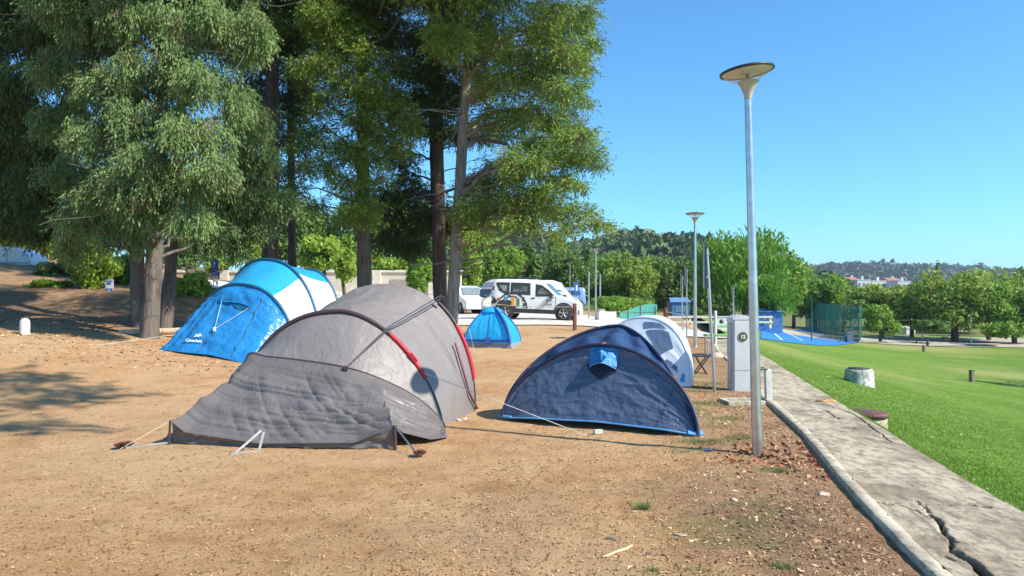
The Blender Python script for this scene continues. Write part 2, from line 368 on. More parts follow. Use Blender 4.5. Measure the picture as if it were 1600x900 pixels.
strip('court', court_fn, 50, 50, court_m, 'bright blue sports court surface', .05)
wl = mat('court_line_paint', (.8, .8, .8), .6)
def ground_line(name, a, b, wd, m, label, dz=.065):
    u, v = np.meshgrid(np.linspace(0, 1, 40), [-.5, .5], indexing='ij'); dx, dy = b.x - a.x, b.y - a.y; L = math.hypot(dx, dy)
    x = a.x + dx * u - dy / L * wd * v; y = a.y + dy * u + dx / L * wd * v
    o = surf(name, x, y, H(x, y) + dz, m); tag(o, label, kind='structure')
ground_line('court_line', G(1203, 515.5), G(1222, 532.5), .12, wl, 'white line painted on the blue court')
ground_line('court_line', G(1219, 515), G(1254, 533.5), .12, wl, 'longer right hand white line painted on the blue court')
pale = mat('pale_kerb', (.62, .60, .54), .9)
ground_line('kerb', G(1462, 541.5), G(1520, 539.5), .35, pale, 'pale kerb strip at the far edge of the lawn', .12)
ground_line('kerb', G(1535, 539), G(1562, 538.5), .35, pale, 'short pale kerb strip right of the far lamp', .12)
ground_line('kerb', G(1345, 535), G(1400, 536.5), .6, pale, 'grey kerb beside the court fence', .15)

# the air between here and the hills
hz_m = bpy.data.materials.new('haze_air'); hz_m.use_nodes = True; _t = hz_m.node_tree; _t.nodes.clear()
_v = _t.nodes.new('ShaderNodeVolumePrincipled'); _o = _t.nodes.new('ShaderNodeOutputMaterial'); _t.links.new(_v.outputs[0], _o.inputs['Volume'])
_v.inputs['Color'].default_value = (.72, .84, 1, 1); _v.inputs['Density'].default_value = .0002; _v.inputs['Anisotropy'].default_value = .2
hz_b = MB(); hz_b.add([(x, y, z) for z in (-18, 110) for x, y in ((-1650, -70), (1650, -70), (1650, 2600), (-1650, 2600))], [[3, 2, 1, 0], [4, 5, 6, 7], [0, 1, 5, 4], [1, 2, 6, 5], [2, 3, 7, 6], [3, 0, 4, 7]])
tag(hz_b.build('haze', hz_m), 'thin bluish air over the whole place', kind='stuff')
# hills
def hill(name, cx, cy, rx, ry, hgt, m, label, seed, n=90, base=-4):
    u, v = np.meshgrid(np.linspace(-1, 1, n), np.linspace(-1, 1, n), indexing='ij')
    r = np.sqrt(u * u + v * v); x = cx + u * rx; y = cy + v * ry
    z = base + hgt * np.clip(1 - r, 0, 1) ** .9 * (1 + .35 * fbm(x / rx * 5, y / ry * 5, 0, seed, 4)) * (1.0) - 3 * (r >= 1)
    z = base + hgt * S(1 - r) ** .8 * (1 + .5 * fbm(x / rx * 4 + 9, y / ry * 4, 0, seed, 4)) - 3 * (r > 1)
    o = surf(name, x, y, z, m); tag(o, label, kind='structure'); return (x, y, z, r)
def clumps(name, pts, size, m, label, seed, k=26, tall=1.3):
    rng = np.random.default_rng(seed); n = len(pts); pts = np.asarray(pts)
    s = size * rng.uniform(.6, 1.3, n)
    d = rng.normal(size=(n, k, 3)); d /= np.linalg.norm(d, axis=2, keepdims=True); d[..., 2] = np.abs(d[..., 2]) * 1.1 - .2
    c = pts[:, None, :] + d * s[:, None, None] * np.array([.55, .55, .55 * tall]) * rng.uniform(.6, 1, (n, k, 1)) + np.array([0, 0, .45]) * s[:, None, None]
    return leafquads(name, c.reshape(-1, 3), d.reshape(-1, 3), np.repeat(s, k) * .3, m, rng, label)
def leafquads(name, c, nrm, size, m, rng, label=None, parent=None, kind='stuff', jit=.8, asp=.75):
    nrm = nrm + rng.normal(size=nrm.shape) * jit; nrm /= np.linalg.norm(nrm, axis=1, keepdims=True)
    a = np.cross(nrm, rng.normal(size=nrm.shape)); a /= np.linalg.norm(a, axis=1, keepdims=True) + 1e-9; b = np.cross(nrm, a)
    s = np.broadcast_to(size, (len(c),))[:, None] * rng.uniform(.6, 1.2, (len(c), 1))
    V = np.stack([c - a * s, c - b * s * asp * .6 , c + a * s, c + b * s * asp * .6], 1).reshape(-1, 3)
    Q = np.arange(len(c) * 4).reshape(-1, 4); rv = np.repeat(rng.random(len(c)), 4)
    o = fast(name, V, Q, m, parent, attrs={'rnd': rv})
    if label: tag(o, label, kind=kind)
    return o
hm = mat('hill_scrub', (.06, .085, .03), .95, var=.3, vs=.05)
pine_far = leafmat('pine_wood', (.045, .085, .028), (.09, .14, .045), scale=.06, transl=.1)
pine_farther = leafmat('distant_wood', (.035, .065, .03), (.055, .09, .04), scale=.02, transl=.1)
def wooded(args, cnt, size, m, label, seed, k=26):
    x, y, z, r = hill(*args); rng = np.random.default_rng(seed)
    ii = rng.integers(0, x.shape[0] - 1, cnt * 2); jj = rng.integers(0, x.shape[1] // 2 + 12, cnt * 2)
    a = rng.random(cnt * 2); X_ = x[ii, jj] * (1 - a) + x[ii + 1, jj] * a; Y_ = y[ii, jj]; Z_ = z[ii, jj] * (1 - a) + z[ii + 1, jj] * a
    dy = (y[0, 1] - y[0, 0]); b = rng.random(cnt * 2); Y_ = Y_ + b * dy; Z_ = Z_ * (1 - b) + b * (z[ii, jj + 1])
    kp = (Z_ > 0)
    clumps('wood', np.stack([X_, Y_, Z_], 1)[kp][:cnt], size, m, label, seed, k)
# near wooded hill behind the lamps, the one left of it, and the long far ridge
wooded(('hill', 62, 330, 90, 120, 26, hm, 'wooded hill behind the middle trees', 4), 1500, 6.5, pine_far, 'pine wood covering the hill behind the middle trees', 14, 30)
wooded(('hill', -8, 360, 62, 110, 35, hm, 'wooded hill seen left under the cypress boughs', 8), 1100, 7, pine_far, 'pine wood on the hill seen under the cypress boughs', 15, 26)
hill_far = ('hill', 590, 1250, 400, 420, 42, hm, 'long low ridge on the horizon', 12, 90, -6)
wooded(hill_far, 2400, 14, pine_farther, 'woodland covering the long low ridge on the horizon', 16, 16)
wooded(('hill', 950, 1300, 400, 420, 30, hm, 'low ridge at the right edge', 18, 70, -6), 1300, 15, pine_farther, 'woodland on the low ridge at the right edge', 17, 14)
# ================================================================== TENTS
def bez(pts, n):                                         # smooth polyline through 2D/3D control points (Catmull-Rom, arclength)
    p = np.array(pts, float); p = np.vstack([2 * p[0] - p[1], p, 2 * p[-1] - p[-2]]); out = []
    for i in range(1, len(p) - 2):
        for t in np.linspace(0, 1, 24, endpoint=False):
            a, b, c, d = p[i - 1:i + 3]
            out.append(.5 * ((2 * b) + (-a + c) * t + (2 * a - 5 * b + 4 * c - d) * t * t + (-a + 3 * b - 3 * c + d) * t ** 3))
    out.append(p[-2]); out = np.array(out); L = np.r_[0, np.cumsum(np.linalg.norm(np.diff(out, axis=0), axis=1))]
    s = np.linspace(0, L[-1], n); return np.stack([np.interp(s, L, out[:, k]) for k in range(p.shape[1])], 1)
def lin(pts, n):
    out = np.array(pts, float); L = np.r_[0, np.cumsum(np.linalg.norm(np.diff(out, axis=0), axis=1))]
    s = np.linspace(0, L[-1], n); return np.stack([np.interp(s, L, out[:, k]) for k in range(out.shape[1])], 1)
def hoop(base_l, base_r, hh, n=100, pl=2., ql=.5, pr=2., qr=.5, lean=(0, 0), skew=0):
    bl, br = np.array(base_l, float), np.array(base_r, float)
    a = np.linspace(math.pi, 0, 400); u = np.cos(a); au = np.abs(u)
    zl = (1 - au ** pl).clip(0) ** ql; zr = (1 - au ** pr).clip(0) ** qr; z = np.where(u < 0, zl, zr)
    c = (bl + br) / 2; hd = (br - bl) / 2
    p = c[None] + u[:, None] * hd[None]; p[:, 2] += z * hh
    p[:, 0] += lean[0] * z; p[:, 1] += lean[1] * z
    return lin(p, n)
def normals(A):
    du = np.gradient(A, axis=0); dv = np.gradient(A, axis=1); n = np.cross(du, dv); return n / (np.linalg.norm(n, axis=2, keepdims=True) + 1e-9)
def sheet(name, A, m, parent, attrs=None, mi=None): return surf(name, A[..., 0], A[..., 1], A[..., 2], m, parent, attrs=attrs, mi=mi)
def loft(c0, c1, nv, sag=0, prof=None):
    v = np.linspace(0, 1, nv)[None, :, None]
    A = c0[:, None] * (1 - v) + c1[:, None] * v
    A[..., 2] -= sag * (4 * v * (1 - v))[..., 0]
    return A
def folds(A, amp, fu, fv, seed, sharp=1, oct_=3):
    nu, nv = A.shape[:2]; U, V = np.meshgrid(np.linspace(0, 1, nu), np.linspace(0, 1, nv), indexing='ij')
    wu = U + .12 * fbm(U * 3, V * 3, 0, seed + 7, 3); wv = V + .12 * fbm(U * 3 + 9, V * 3, 0, seed + 9, 3)
    d = 0; a = 1
    for k in range(oct_): d = d + a * (ridge(wu * fu * 2 ** k, wv * fv * 2 ** k, 0, seed + k) ** sharp - .5); a *= .5
    edge = np.minimum(1, np.minimum(np.minimum(U, 1 - U) * 14, np.minimum(V, 1 - V) * 14))
    return A + normals(A) * (d * amp * edge)[..., None]
def tubes(name, curve, r, m, parent, n=8): return MB().tube([tuple(p) for p in curve], r, n).build(name, m, parent, True)
def peg_cord(parent, a, b, m, r=.003, name='guy_rope'): return MB().tube([a, b], r, 5).build(name, m, parent, True)

# ------------------------------------------------------------ grey tunnel tent
grey = cloth('grey_fly', (.24, .212, .20), .5, .12, .05, .7, 5)
grey2 = cloth('grey_porch', (.155, .137, .130), .45, .08, .12, .9, 4)
red = cloth('red_sleeve', (.52, .02, .03), .5, .1, .1, .2)
dark = cloth('dark_sleeve', (.06, .035, .04), .5, 0, .1, .2)
strap_m = mat('strap_webbing', (.055, .055, .065), .7); tape = mat('pale_tape', (.42, .42, .42), .6); cordm = mat('pale_cord', (.62, .60, .55), .8)
steel = mat('peg_steel', (.5, .5, .52), .3, 1)
T1 = thing('tunnel_tent', 'large grey tunnel tent with red hoop sleeves in the foreground', 'tent', (-2.0, 8.6, 0))
N = 150
h1 = hoop((-3.35, 9.14, 0), (-.83, 8.89, 0), 1.36, N, 2.3, .5, 1.75, .68)
h2 = hoop((-3.05, 10.4, 0), (-.50, 10.05, 0), 1.72, N, 2.2, .5, 2.3, .47)
h3 = hoop((-2.9, 11.3, 0), (-.62, 10.9, 0), 1.05, N, 2., .5, 2., .5)
h4 = hoop((-2.7, 11.75, 0), (-.9, 11.4, 0), .12, N)
A = loft(h1, h2, 60, .035); A = folds(A, .022, 9, 1.4, 3, 2, 4); A = folds(A, .012, 2, 5, 13, 2, 3); sheet('canopy', A, grey, T1); CA = A
A = loft(h2, h3, 40, .03); A = folds(A, .012, 8, 2, 5, 2); sheet('rear_canopy', A, grey, T1)
A = loft(h3, h4, 20, 0); sheet('rear_panel', folds(A, .01, 6, 2, 6), grey2, T1)
# porch: upper light panel from hoop 1 to a seam, lower dark door to the front skirt
seam0 = bez([(-3.36, 9.10, .30), (-3.22, 9.00, .83), (-2.9, 8.80, .84), (-2.35, 8.62, .80), (-1.90, 8.5, .74), (-1.55, 8.55, .62), (-1.2, 8.7, .42), (-.95, 8.82, .2), (-.80, 8.86, .02)], N)
up = h1.copy(); Au = loft(up, seam0, 26, -.02); Au = folds(Au, .008, 6, 1, 21, 2); sheet('porch_panel', Au, grey, T1)
bot = lin([(-3.36, 9.10, .02), (-3.45, 8.9, .02), (-3.60, 7.80, .25), (-3.42, 7.74, .14), (-2.6, 7.6, .05), (-1.6, 7.54, .07), (-1.19, 7.52, .25), (-1.12, 7.6, .16), (-.86, 7.83, .045), (-.70, 8.08, .02), (-.80, 8.82, .005)], N)
N2 = 300; seam1 = lin(seam0, N2); bot1 = lin(bot, N2); Ad = loft(seam1, bot1, 200, .02)
U, V = np.meshgrid(np.linspace(0, 1, N2), np.linspace(0, 1, 200), indexing='ij')
Wv = V + .55 * U * (1 - U) - .25 * U + .07 * fbm(U * 4, V * 3, 0, 33, 3); em = S((U - .10) / .3) ** .8 * np.minimum(1, (1 - U) * 6) * S(V * 2.6) * np.minimum(1, (1 - V) * 7)
d_ = 0
for fu_, fv_, am_, sd_ in ((.7, 3.4, .085, 1), (1.1, 8, .080, 2), (2.2, 15, .036, 3), (4.5, 30, .014, 4)):
    n_ = vn(U * fu_ + .8 * fbm(U * 3, V * 3, 0, sd_, 2), Wv * fv_, 0, 130 + sd_); d_ = d_ + am_ * (1 - np.abs(2 * n_ - 1) ** .8 - .5)
wq = (U - .30) * 3.4 - V * .9; n_ = vn(wq * 9, V * 2 + U, 0, 140); d_ = d_ + .03 * (1 - np.abs(2 * n_ - 1) ** .7) * np.exp(-((U - .6) / .3) ** 2)
Ad = Ad + normals(Ad) * (d_ * em)[..., None]
fan = np.sin((U * 22 + 6 * fbm(U * 3, V * 2, 0, 77, 3)) * 2) * .016 * (1 - V) * V * 3 * np.exp(-((U - .55) / .25) ** 2)
Ad = Ad + normals(Ad) * fan[..., None]
sheet('porch_door', Ad, grey2, T1); tubes('seam', seam1[12:288] + np.array((0, -.012, .004)), .005, dark, T1, 5)
front = bot[(bot[:, 1] < 7.81)]; i0 = int(np.argmax(bot[:, 1] < 7.805)); i1 = int(np.argmax((bot[:, 0] > -1.195) & (bot[:, 1] < 7.7)))
fr = lin(bot[i0:i1 + 1], 90); lo = fr.copy(); lo[:, 2] = .004; lo[:, 1] += .04
As = loft(fr, lo, 14); As = folds(As, .05, 9, 1, 41, 1, 3); As[:, :, 1] += .02 * np.sin(np.linspace(0, 60, 90))[:, None] * np.linspace(0, 1, 14)[None] * .5
sheet('skirt', As, grey2, T1)
sd = lin([(-1.12, 7.6, .16), (-.86, 7.83, .045), (-.70, 8.08, .02)], 30)
def sleeve(name, c, a, b, r, m): return tubes(name, c[a:b], r, m, T1)
o1 = h1 + np.array([0, -.012, .012]); o2 = h2 + np.array([.008, -.008, .012])
sleeve('pole_sleeve', o1, 10, 103, .027, dark); sleeve('pole_sleeve', o1, 102, 128, .029, red); sleeve('pole', o1, 127, N, .008, strap_m)
sleeve('pole_sleeve', o1, 0, 34, .029, red)
sleeve('pole_sleeve', o2, 100, 113, .022, dark); sleeve('pole_sleeve', o2, 112, 137, .030, red); sleeve('pole', o2, 136, N, .008, strap_m)
q = o1[116] ; MB().box((q[0] + .02, q[1] - .02, q[2] + .0), (.13, .035, .05), ry=.9).build('sleeve_buckle', red, T1, True)
a_, b_, c_ = Vector((-.955, 9.98, 1.52)), Vector((-1.49, 8.93, 1.155)), Vector((-1.90, 8.46, .735))
for dz in (0, .045): MB().tube([a_ + Vector((0, 0, dz)), b_ + Vector((0, 0, dz * .7)), c_], .008, 5).build('tension_strap', strap_m, T1, True)
MB().box(a_, (.09, .06, .05), rx=.3).build('strap_buckle', dark, T1, True)
MB().box(c_, (.05, .05, .05)).build('strap_buckle', dark, T1, True)
# side door seam and dark red trim, green print on the canopy side
k1 = lin([A_ for A_ in (h2[118] * .8 + h1[118] * .2, h2[130] * .75 + h1[130] * .25, h2[141] * .8 + h1[141] * .2, h2[148])], 20) + np.array([.03, -.03, .0])
tubes('door_zip', k1, .016, mat('zip_trim', (.22, .08, .08), .6), T1, 6)
tubes('door_zip', lin([h2[104] * .6 + h1[104] * .4, h2[122] * .6 + h1[122] * .4, h2[146] * .85 + h1[146] * .15], 14) + np.array([.02, -.02, .005]), .004, grey2, T1, 5)
# pegs, straps
MB().tube([(-1.19, 7.52, .25), (-1.185, 7.51, .0)], .02, 6).build('corner_strut', dark, T1, True)
MB().tube([(-3.60, 7.8, .25), (-3.61, 7.79, 0)], .014, 6).build('corner_strut', dark, T1, True)
for a, b in (((-1.17, 7.52, .22), (-.93, 7.27, .01)), ((-3.6, 7.8, .02), (-3.95, 7.58, .01)), ((-2.52, 7.52, .18), (-2.55, 7.46, 0)), ((-2.55, 7.46, .01), (-2.78, 7.30, .005)), ((-2.54, 7.5, .20), (-2.75, 7.34, .0))):
    a, b = Vector(a), Vector(b); d = (b - a).normalized(); sdv = d.cross(Vector((0, 1, .3))).normalized() * .011
    MB().prism([a - sdv, a + sdv, b + sdv, b - sdv], (0, -.004, .002)).build('peg_strap', tape, T1, True)
MB().tube([(-3.62, 7.82, .24), (-3.98, 7.52, .01)], .003, 5).build('guy_rope', cordm, T1, True)
gr1 = G(917, 682); gs = Vector(tuple(o1[124]))
peg_cord(T1, gs, gr1 + Vector((0, 0, .01)), cordm, .0045)
for p in (gr1, Vector((-.93, 7.27, 0)), Vector((-3.97, 7.54, 0)), Vector((-2.79, 7.29, 0))):
    MB().tube([p + Vector((0, 0, -.05)), p + Vector((.02, .0, .035)), p + Vector((.035, 0, .03))], .005, 6).build('tent_peg', steel, T1, True)
lg = G(300, 640); peg_cord(T1, Vector(tuple(o1[18])), lg, cordm, .003)
gsheet = []
for p in h1[::-1][:3]: pass
txtg = mat('faded_green_print', (.16, .30, .24), .7)
# ------------------------------------------------------------ navy pop-up tent
navy = cloth('navy_fly', (.075, .11, .18), .36, .06, .12, .8, 8, spec=.6)
navy_l = cloth('navy_shiny', (.035, .07, .16), .28, .04, .12, .8, 6, spec=.8)
navy_d = cloth('navy_sleeve', (.016, .022, .06), .5, 0, .1, .2)
skyc = cloth('bright_blue_cloth', (.05, .30, .70), .4, .2, .1, .9, 18)
trim = mat('light_blue_trim', (.12, .36, .72), .5)
orange = mat('orange_tab', (.75, .2, .03), .6)
bl, br = np.array((-.12, 9.36, .03)), np.array((2.06, 8.18, .03)); ax = np.array((.476, .88, 0))
T2 = thing('popup_tent', 'navy blue pop-up tent with bright blue vent hood near the lamp post', 'tent', (1.0, 9.3, 0))
fb = lin([bl, (.25, 9.08, .07), (1.0, 8.70, .095), (1.7, 8.30, .075), br], 120)
ph1 = hoop(bl, br, .93, 120, 1.75, .56, 1.85, .58, lean=(ax[0] * .30, ax[1] * .30))
ph2 = hoop(bl + ax * .03, br + ax * .03 - np.array((.04, -.02, 0)), 1.13, 120, 1.85, .55, 1.52, .70); z_ = ph2[:, 2] / 1.13; ph2[:, 0] += ax[0] * .85 * z_ ** 1.8; ph2[:, 1] += ax[1] * .85 * z_ ** 1.8
ph3 = hoop(bl + ax * .35 + np.array((.25, -.1, 0)), br + ax * .35 - np.array((.35, -.17, 0)), .80, 120, 1.9, .55, 1.4, .78); z_ = ph3[:, 2] / .9; ph3[:, 0] += ax[0] * 1.1 * z_; ph3[:, 1] += ax[1] * 1.1 * z_
ph4 = lin([ph3[0], bl + ax * 2.3 + np.array((.5, -.2, 0)), br + ax * 2.3 - np.array((.8, -.4, 0)), ph3[-1]], 120)
A = loft(fb, ph1, 70, 0); A[..., :] += 0
A = folds(A, .016, 5, 4, 51, 3, 4); A = folds(A, .010, 14, 10, 55, 4, 2)
U, V = np.meshgrid(np.linspace(0, 1, 120), np.linspace(0, 1, 70), indexing='ij')
A += normals(A) * ((.02 * np.sin(V * math.pi) * np.sin(U * math.pi)))[..., None] * -1
sheet('front_panel', A, navy, T2); FP = A
A = loft(ph1, ph2, 40, .02)
U, V = np.meshgrid(np.linspace(0, 1, 120), np.linspace(0, 1, 40), indexing='ij')
A += normals(A) * (.035 * np.sin(U * 60 + V * 3 + 5 * fbm(U * 4, V * 2, 0, 5, 3)) * np.sin(V * math.pi) * (.3 + vn(U * 7, V, 0, 9)))[..., None]
sheet('roof_panel', folds(A, .015, 9, 2, 52, 2), navy_l, T2)
sheet('rear_roof', folds(loft(ph2, ph3, 20, .02), .012, 8, 2, 53), navy_l, T2)
sheet('rear_panel', folds(loft(ph3, ph4, 20, 0), .012, 6, 3, 54), navy, T2)
tubes('hoop_sleeve', ph1 + np.array((-.01, -.02, .005)), .021, navy_d, T2); tubes('hoop_sleeve', ph2 + np.array((-.005, -.01, .01)), .02, navy_d, T2)
tubes('bottom_trim', fb + np.array((0, -.012, -.01)), .011, trim, T2, 6)
MB().prism([bl + np.array((-.05, -.0, .0)), bl + np.array((.1, -.12, .01)), bl + np.array((.15, .0, .02)), bl + np.array((.0, .15, .02))], (0, 0, .012)).build('corner_flap', trim, T2, True)
MB().prism([br + np.array((.06, -.02, -.0)), br + np.array((.06, .09, .02)), br + np.array((-.10, .08, .04)), br + np.array((-.12, -.03, .01))], (0, 0, .012)).build('corner_flap', trim, T2, True)
MB().tube([fb[60] * 1, fb[90] * 1], .002, 4)
# vent hood near hoop apex
def fpt(u, v, off=0): i, j = min(int(u * 119), 119), min(int(v * 69), 69); return FP[i, j] + np.array((-.3, -.95, .1)) * off
uu, vv = np.meshgrid(np.linspace(0, 1, 26), np.linspace(0, 1, 26), indexing='ij')
HV = np.zeros((26, 26, 3))
for i in range(26):
    for j in range(26):
        u = uu[i, j]; v = vv[i, j]
        HV[i, j] = fpt(.462 + .105 * u, .985 - .27 * v, .012 + .11 * v * (math.sin(math.pi * u)) ** .6 )
        HV[i, j, 2] += .05 * v * math.sin(math.pi * u)
HV = folds(HV, .016, 3, 3, 61, 1, 3); sheet('vent_hood', HV, skyc, T2)
VO = np.zeros((12, 10, 3))
for i in range(12):
    for j in range(10):
        u = i / 11; v = j / 9; VO[i, j] = fpt(.445 + .13 * u, .76 - (.20 * math.sin(math.pi * u) ** .7) * v, .010)
sheet('vent_opening', VO, mat('vent_mesh', (.012, .016, .045), .8), T2)
tubes('hood_rim', HV[:, -1], .006, trim, T2, 6)
for q in (ph1[60] + np.array((0, -.02, .02)), ph2[22] + np.array((0, -.02, .0)), br + np.array((.06, .1, .42)), ph2[96] + np.array((.02, -.02, 0))):
    MB().box(q, (.05, .03, .018)).build('orange_tab', orange, T2, True)
tubes('seam', FP[26, 2:60] + np.array((0, -.006, 0)), .0025, navy_d, T2, 4); tubes('seam', FP[96, 2:60] + np.array((0, -.006, 0)), .0025, navy_d, T2, 4)
# ------------------------------------------------------------ white and blue pop-up tent
whitec = cloth('white_blue_fly', (.66, .74, .84), .5, .25, .04, .3, 8)
slate = cloth('slate_panel', (.10, .15, .25), .45, .1, .1, .5)
T3 = thing('popup_tent', 'white pop-up tent with slate blue window patches behind the navy tent', 'tent', (2.0, 12.8, 0))
wbl, wbr = np.array((1.4, 13.1, .03)), np.array((2.98, 12.35, .03)); wax = np.array((.39, .92, 0))
w0 = lin([wbl, (1.9, 12.55, .03), wbr], 90)
w1 = hoop(wbl, wbr, 1.13, 90, 2.3, .5, 2.3, .5, lean=(wax[0] * .35, wax[1] * .35))
w2 = hoop(wbl + wax * .25, wbr + wax * .25, 1.16, 90, 2.3, .5, 2.3, .5, lean=(wax[0] * .7, wax[1] * .7))
w4 = lin([wbl + wax * .3, wbl + wax * 1.7 + np.array((.5, -.2, 0)), wbr + wax * 1.7 - np.array((.5, -.2, 0)), wbr + wax * .3], 90)
A = loft(w0, w1, 50); FPW = folds(A, .012, 4, 4, 71, 2); sheet('front_panel', FPW, whitec, T3)
sheet('roof_panel', folds(loft(w1, w2, 20), .01, 7, 2, 72), whitec, T3); sheet('rear_panel', folds(loft(w2, w4, 20), .01, 7, 2, 73), whitec, T3)
tubes('hoop_sleeve', w1, .014, whitec, T3)
def patch(poly, FPx, m, name, T, off=.014, n=14):
    a, b, c, d = [np.array(q) for q in poly]; nu, nv = FPx.shape[:2]
    X_ = np.zeros((n, n, 3))
    for i in range(n):
        for j in range(n):
            u, v = i / (n - 1), j / (n - 1); q = (a * (1 - u) + b * u) * (1 - v) + (d * (1 - u) + c * u) * v
            fi, fj = q[0] * (nu - 1), q[1] * (nv - 1); i0_, j0_ = int(min(fi, nu - 2)), int(min(fj, nv - 2)); e, f = fi - i0_, fj - j0_
            X_[i, j] = (FPx[i0_, j0_] * (1 - e) + FPx[i0_ + 1, j0_] * e) * (1 - f) + (FPx[i0_, j0_ + 1] * (1 - e) + FPx[i0_ + 1, j0_ + 1] * e) * f + np.array((-.2, -.9, .3)) * off
    return sheet(name, X_, m, T)
patch([(.50, .93), (.60, .955), (.64, .92), (.51, .83)], FPW, slate, 'window_patch', T3)
patch([(.52, .80), (.655, .90), (.72, .74), (.64, .48)], FPW, slate, 'window_patch', T3)
patch([(.70, .50), (.80, .52), (.83, .42), (.69, .40)], FPW, slate, 'stripe_patch', T3)
patch([(.87, .55), (.90, .55), (.93, .25), (.88, .22)], FPW, skyc, 'edge_patch', T3)
# ------------------------------------------------------------ big blue and white tunnel tent
bluec = cloth('blue_fly', (.035, .40, .78), .38, .22, .08, .45, 7, spec=.6)
bluep = cloth('blue_porch', (.022, .225, .54), .34, .12, .14, 1.0, 6, spec=.7)
whitef = cloth('white_fly', (.80, .80, .82), .5, .2, .03, .35, 6)
teal = cloth('teal_sleeve', (.008, .10, .20), .5, 0, .1, .2)
zt = lambda x, y: h(x, y)
T4 = thing('tunnel_tent', 'large blue and white tunnel tent pitched in front of the trees', 'tent', (-5.6, 16.5, .3))
def hp(cx, cy, hw, hh, **k):
    dx, dy = .92 * hw, -.38 * hw
    return hoop((cx - dx, cy - dy, zt(cx - dx, cy - dy)), (cx + dx, cy + dy, zt(cx + dx, cy + dy)), hh, 120, **k)
q = dict(pl=2.3, ql=.5, pr=2.3, qr=.5)
g1 = hp(-5.90, 16.3, 1.42, 1.5, **q); g2 = hp(-5.68, 17.35, 1.48, 2.10, **q); g3 = hp(-5.08, 18.7, 1.0, 1.92, **q); g4 = hp(-4.9, 19.4, .8, 1.0); g5 = hp(-4.9, 19.6, .7, .05)
def two(c0, c1, nv, cols, fn, seed, name, split):
    A = folds(loft(c0, c1, nv, .03), .012, 8, 1.5, seed, 2)
    nu = len(c0); uu_, vv_ = np.meshgrid(np.arange(nu - 1) / (nu - 1), np.arange(nv - 1) / (nv - 1), indexing='ij')
    keep = fn(uu_, vv_).ravel(); Q = gridq(nu, nv); V_ = A.reshape(-1, 3)
    fast(split[0], V_, Q[keep], cols[0], T4, smooth=True); fast(split[1], V_, Q[~keep], cols[1], T4, smooth=True)
two(g1, g2, 60, (bluec, whitef), lambda u, v: (u > .12) & (u < .655), 81, '', ('roof_panel', 'side_panel'))
two(g2, g3, 50, (bluec, whitef), lambda u, v: (u > .3) & (u < .62), 82, '', ('roof_panel', 'side_panel'))
sheet('rear_panel', folds(loft(g3, g4, 20), .01, 5, 2, 83), whitef, T4); sheet('rear_panel', loft(g4, g5, 10), bluep, T4)
for c_ in (g1, g2, g3): tubes('pole_sleeve', c_ + np.array((0, -.01, .015)), .036, teal, T4)
z0 = lambda x, y, d=0: (x, y, zt(x, y) + d)
ab = lin([z0(-7.2, 16.75), z0(-7.42, 15.55, .01), z0(-6.85, 15.25, .03), z0(-6.15, 15.05, .06), z0(-5.62, 14.85, .02), z0(-5.30, 14.72, .0), z0(-4.9, 15.2, .0), z0(-4.60, 15.75, 0)], 120)
A = loft(g1 + np.array((-.0, -.02, -.01)), ab, 70, .03); A = folds(A, .045, 5, 3, 91, 1.6, 4); A = folds(A, .020, 12, 16, 96, 2.5, 3)
U, V = np.meshgrid(np.linspace(0, 1, 120), np.linspace(0, 1, 70), indexing='ij')
pl_ = .042 * (1 - 2 * np.abs(np.sin(U * 62 + 1.2 * fbm(U * 2, V * 1.5, 0, 3, 2))) ** .8) * np.exp(-((U - .22) / .14) ** 2) * np.sin(V * math.pi) ** .7
A += normals(A) * pl_[..., None]
sheet('porch', A, bluep, T4); PA = A
def pap(u, v, off): i, j = int(u * 119), int(v * 69); return PA[i, j] + np.array((-.35, -.9, .25)) * off
HV = np.array([[pap(.42 + .19 * i / 19, .05 + .20 * j / 9, .05 + .035 * math.sin(math.pi * j / 9)) for j in range(10)] for i in range(20)])
sheet('rolled_flap', folds(HV, .02, 6, 2, 95, 1, 3), bluep, T4)
HV = np.array([[pap(.50 + .09 * i / 9, .27 + .06 * math.sin(math.pi * i / 9) * j / 5, .03) for j in range(6)] for i in range(10)])
sheet('vent_opening', HV, teal, T4)
kc_ = pap(.50, .66, .05)
for u, v in ((.43, .25), (.60, .27)): MB().tube([pap(u, v, .07), kc_], .005, 5).build('door_cord', cordm, T4, True)
MB().box(kc_, (.05, .03, .09)).build('cord_toggle', mat('toggle', (.7, .75, .8), .5), T4, True)
tubes('door_zip', np.array([pap(.63 + .03 * t, .1 + .85 * t, .02) for t in np.linspace(0, 1, 20)]), .014, teal, T4, 6)
tubes('door_zip', np.array([pap(.50 - .02 * t, .68 + .3 * t, .02) for t in np.linspace(0, 1, 10)]), .012, teal, T4, 6)
prt = mat('white_print', (.8, .85, .9), .6)
c0 = pap(.435, .84, .055); MT = Matrix.Translation(Vector(c0) - Vector(T4.location)) @ Matrix.Rotation(R(-9), 4, 'Z') @ Matrix.Rotation(R(64), 4, 'X') @ Matrix.Rotation(R(-3), 4, 'Z')
text_mesh('lettering', 'Quechua', .09, prt, T4, MT, .004, .001, 1.15)
m_ = MB()
for pl2 in ([(-.02, .08), (.02, .16), (.06, .12), (.09, .17), (.16, .10), (.10, .12), (.08, .085), (.04, .095)],): m_.prism([(x, y, 0) for x, y in pl2], (0, 0, .005))
for i, v in enumerate(m_.v): m_.v[i] = tuple(MT @ Vector(v))
m_.build('emblem', prt, T4)
rp = G(150, 540); peg_cord(T4, Vector(tuple(g1[8])), rp, cordm, .005)
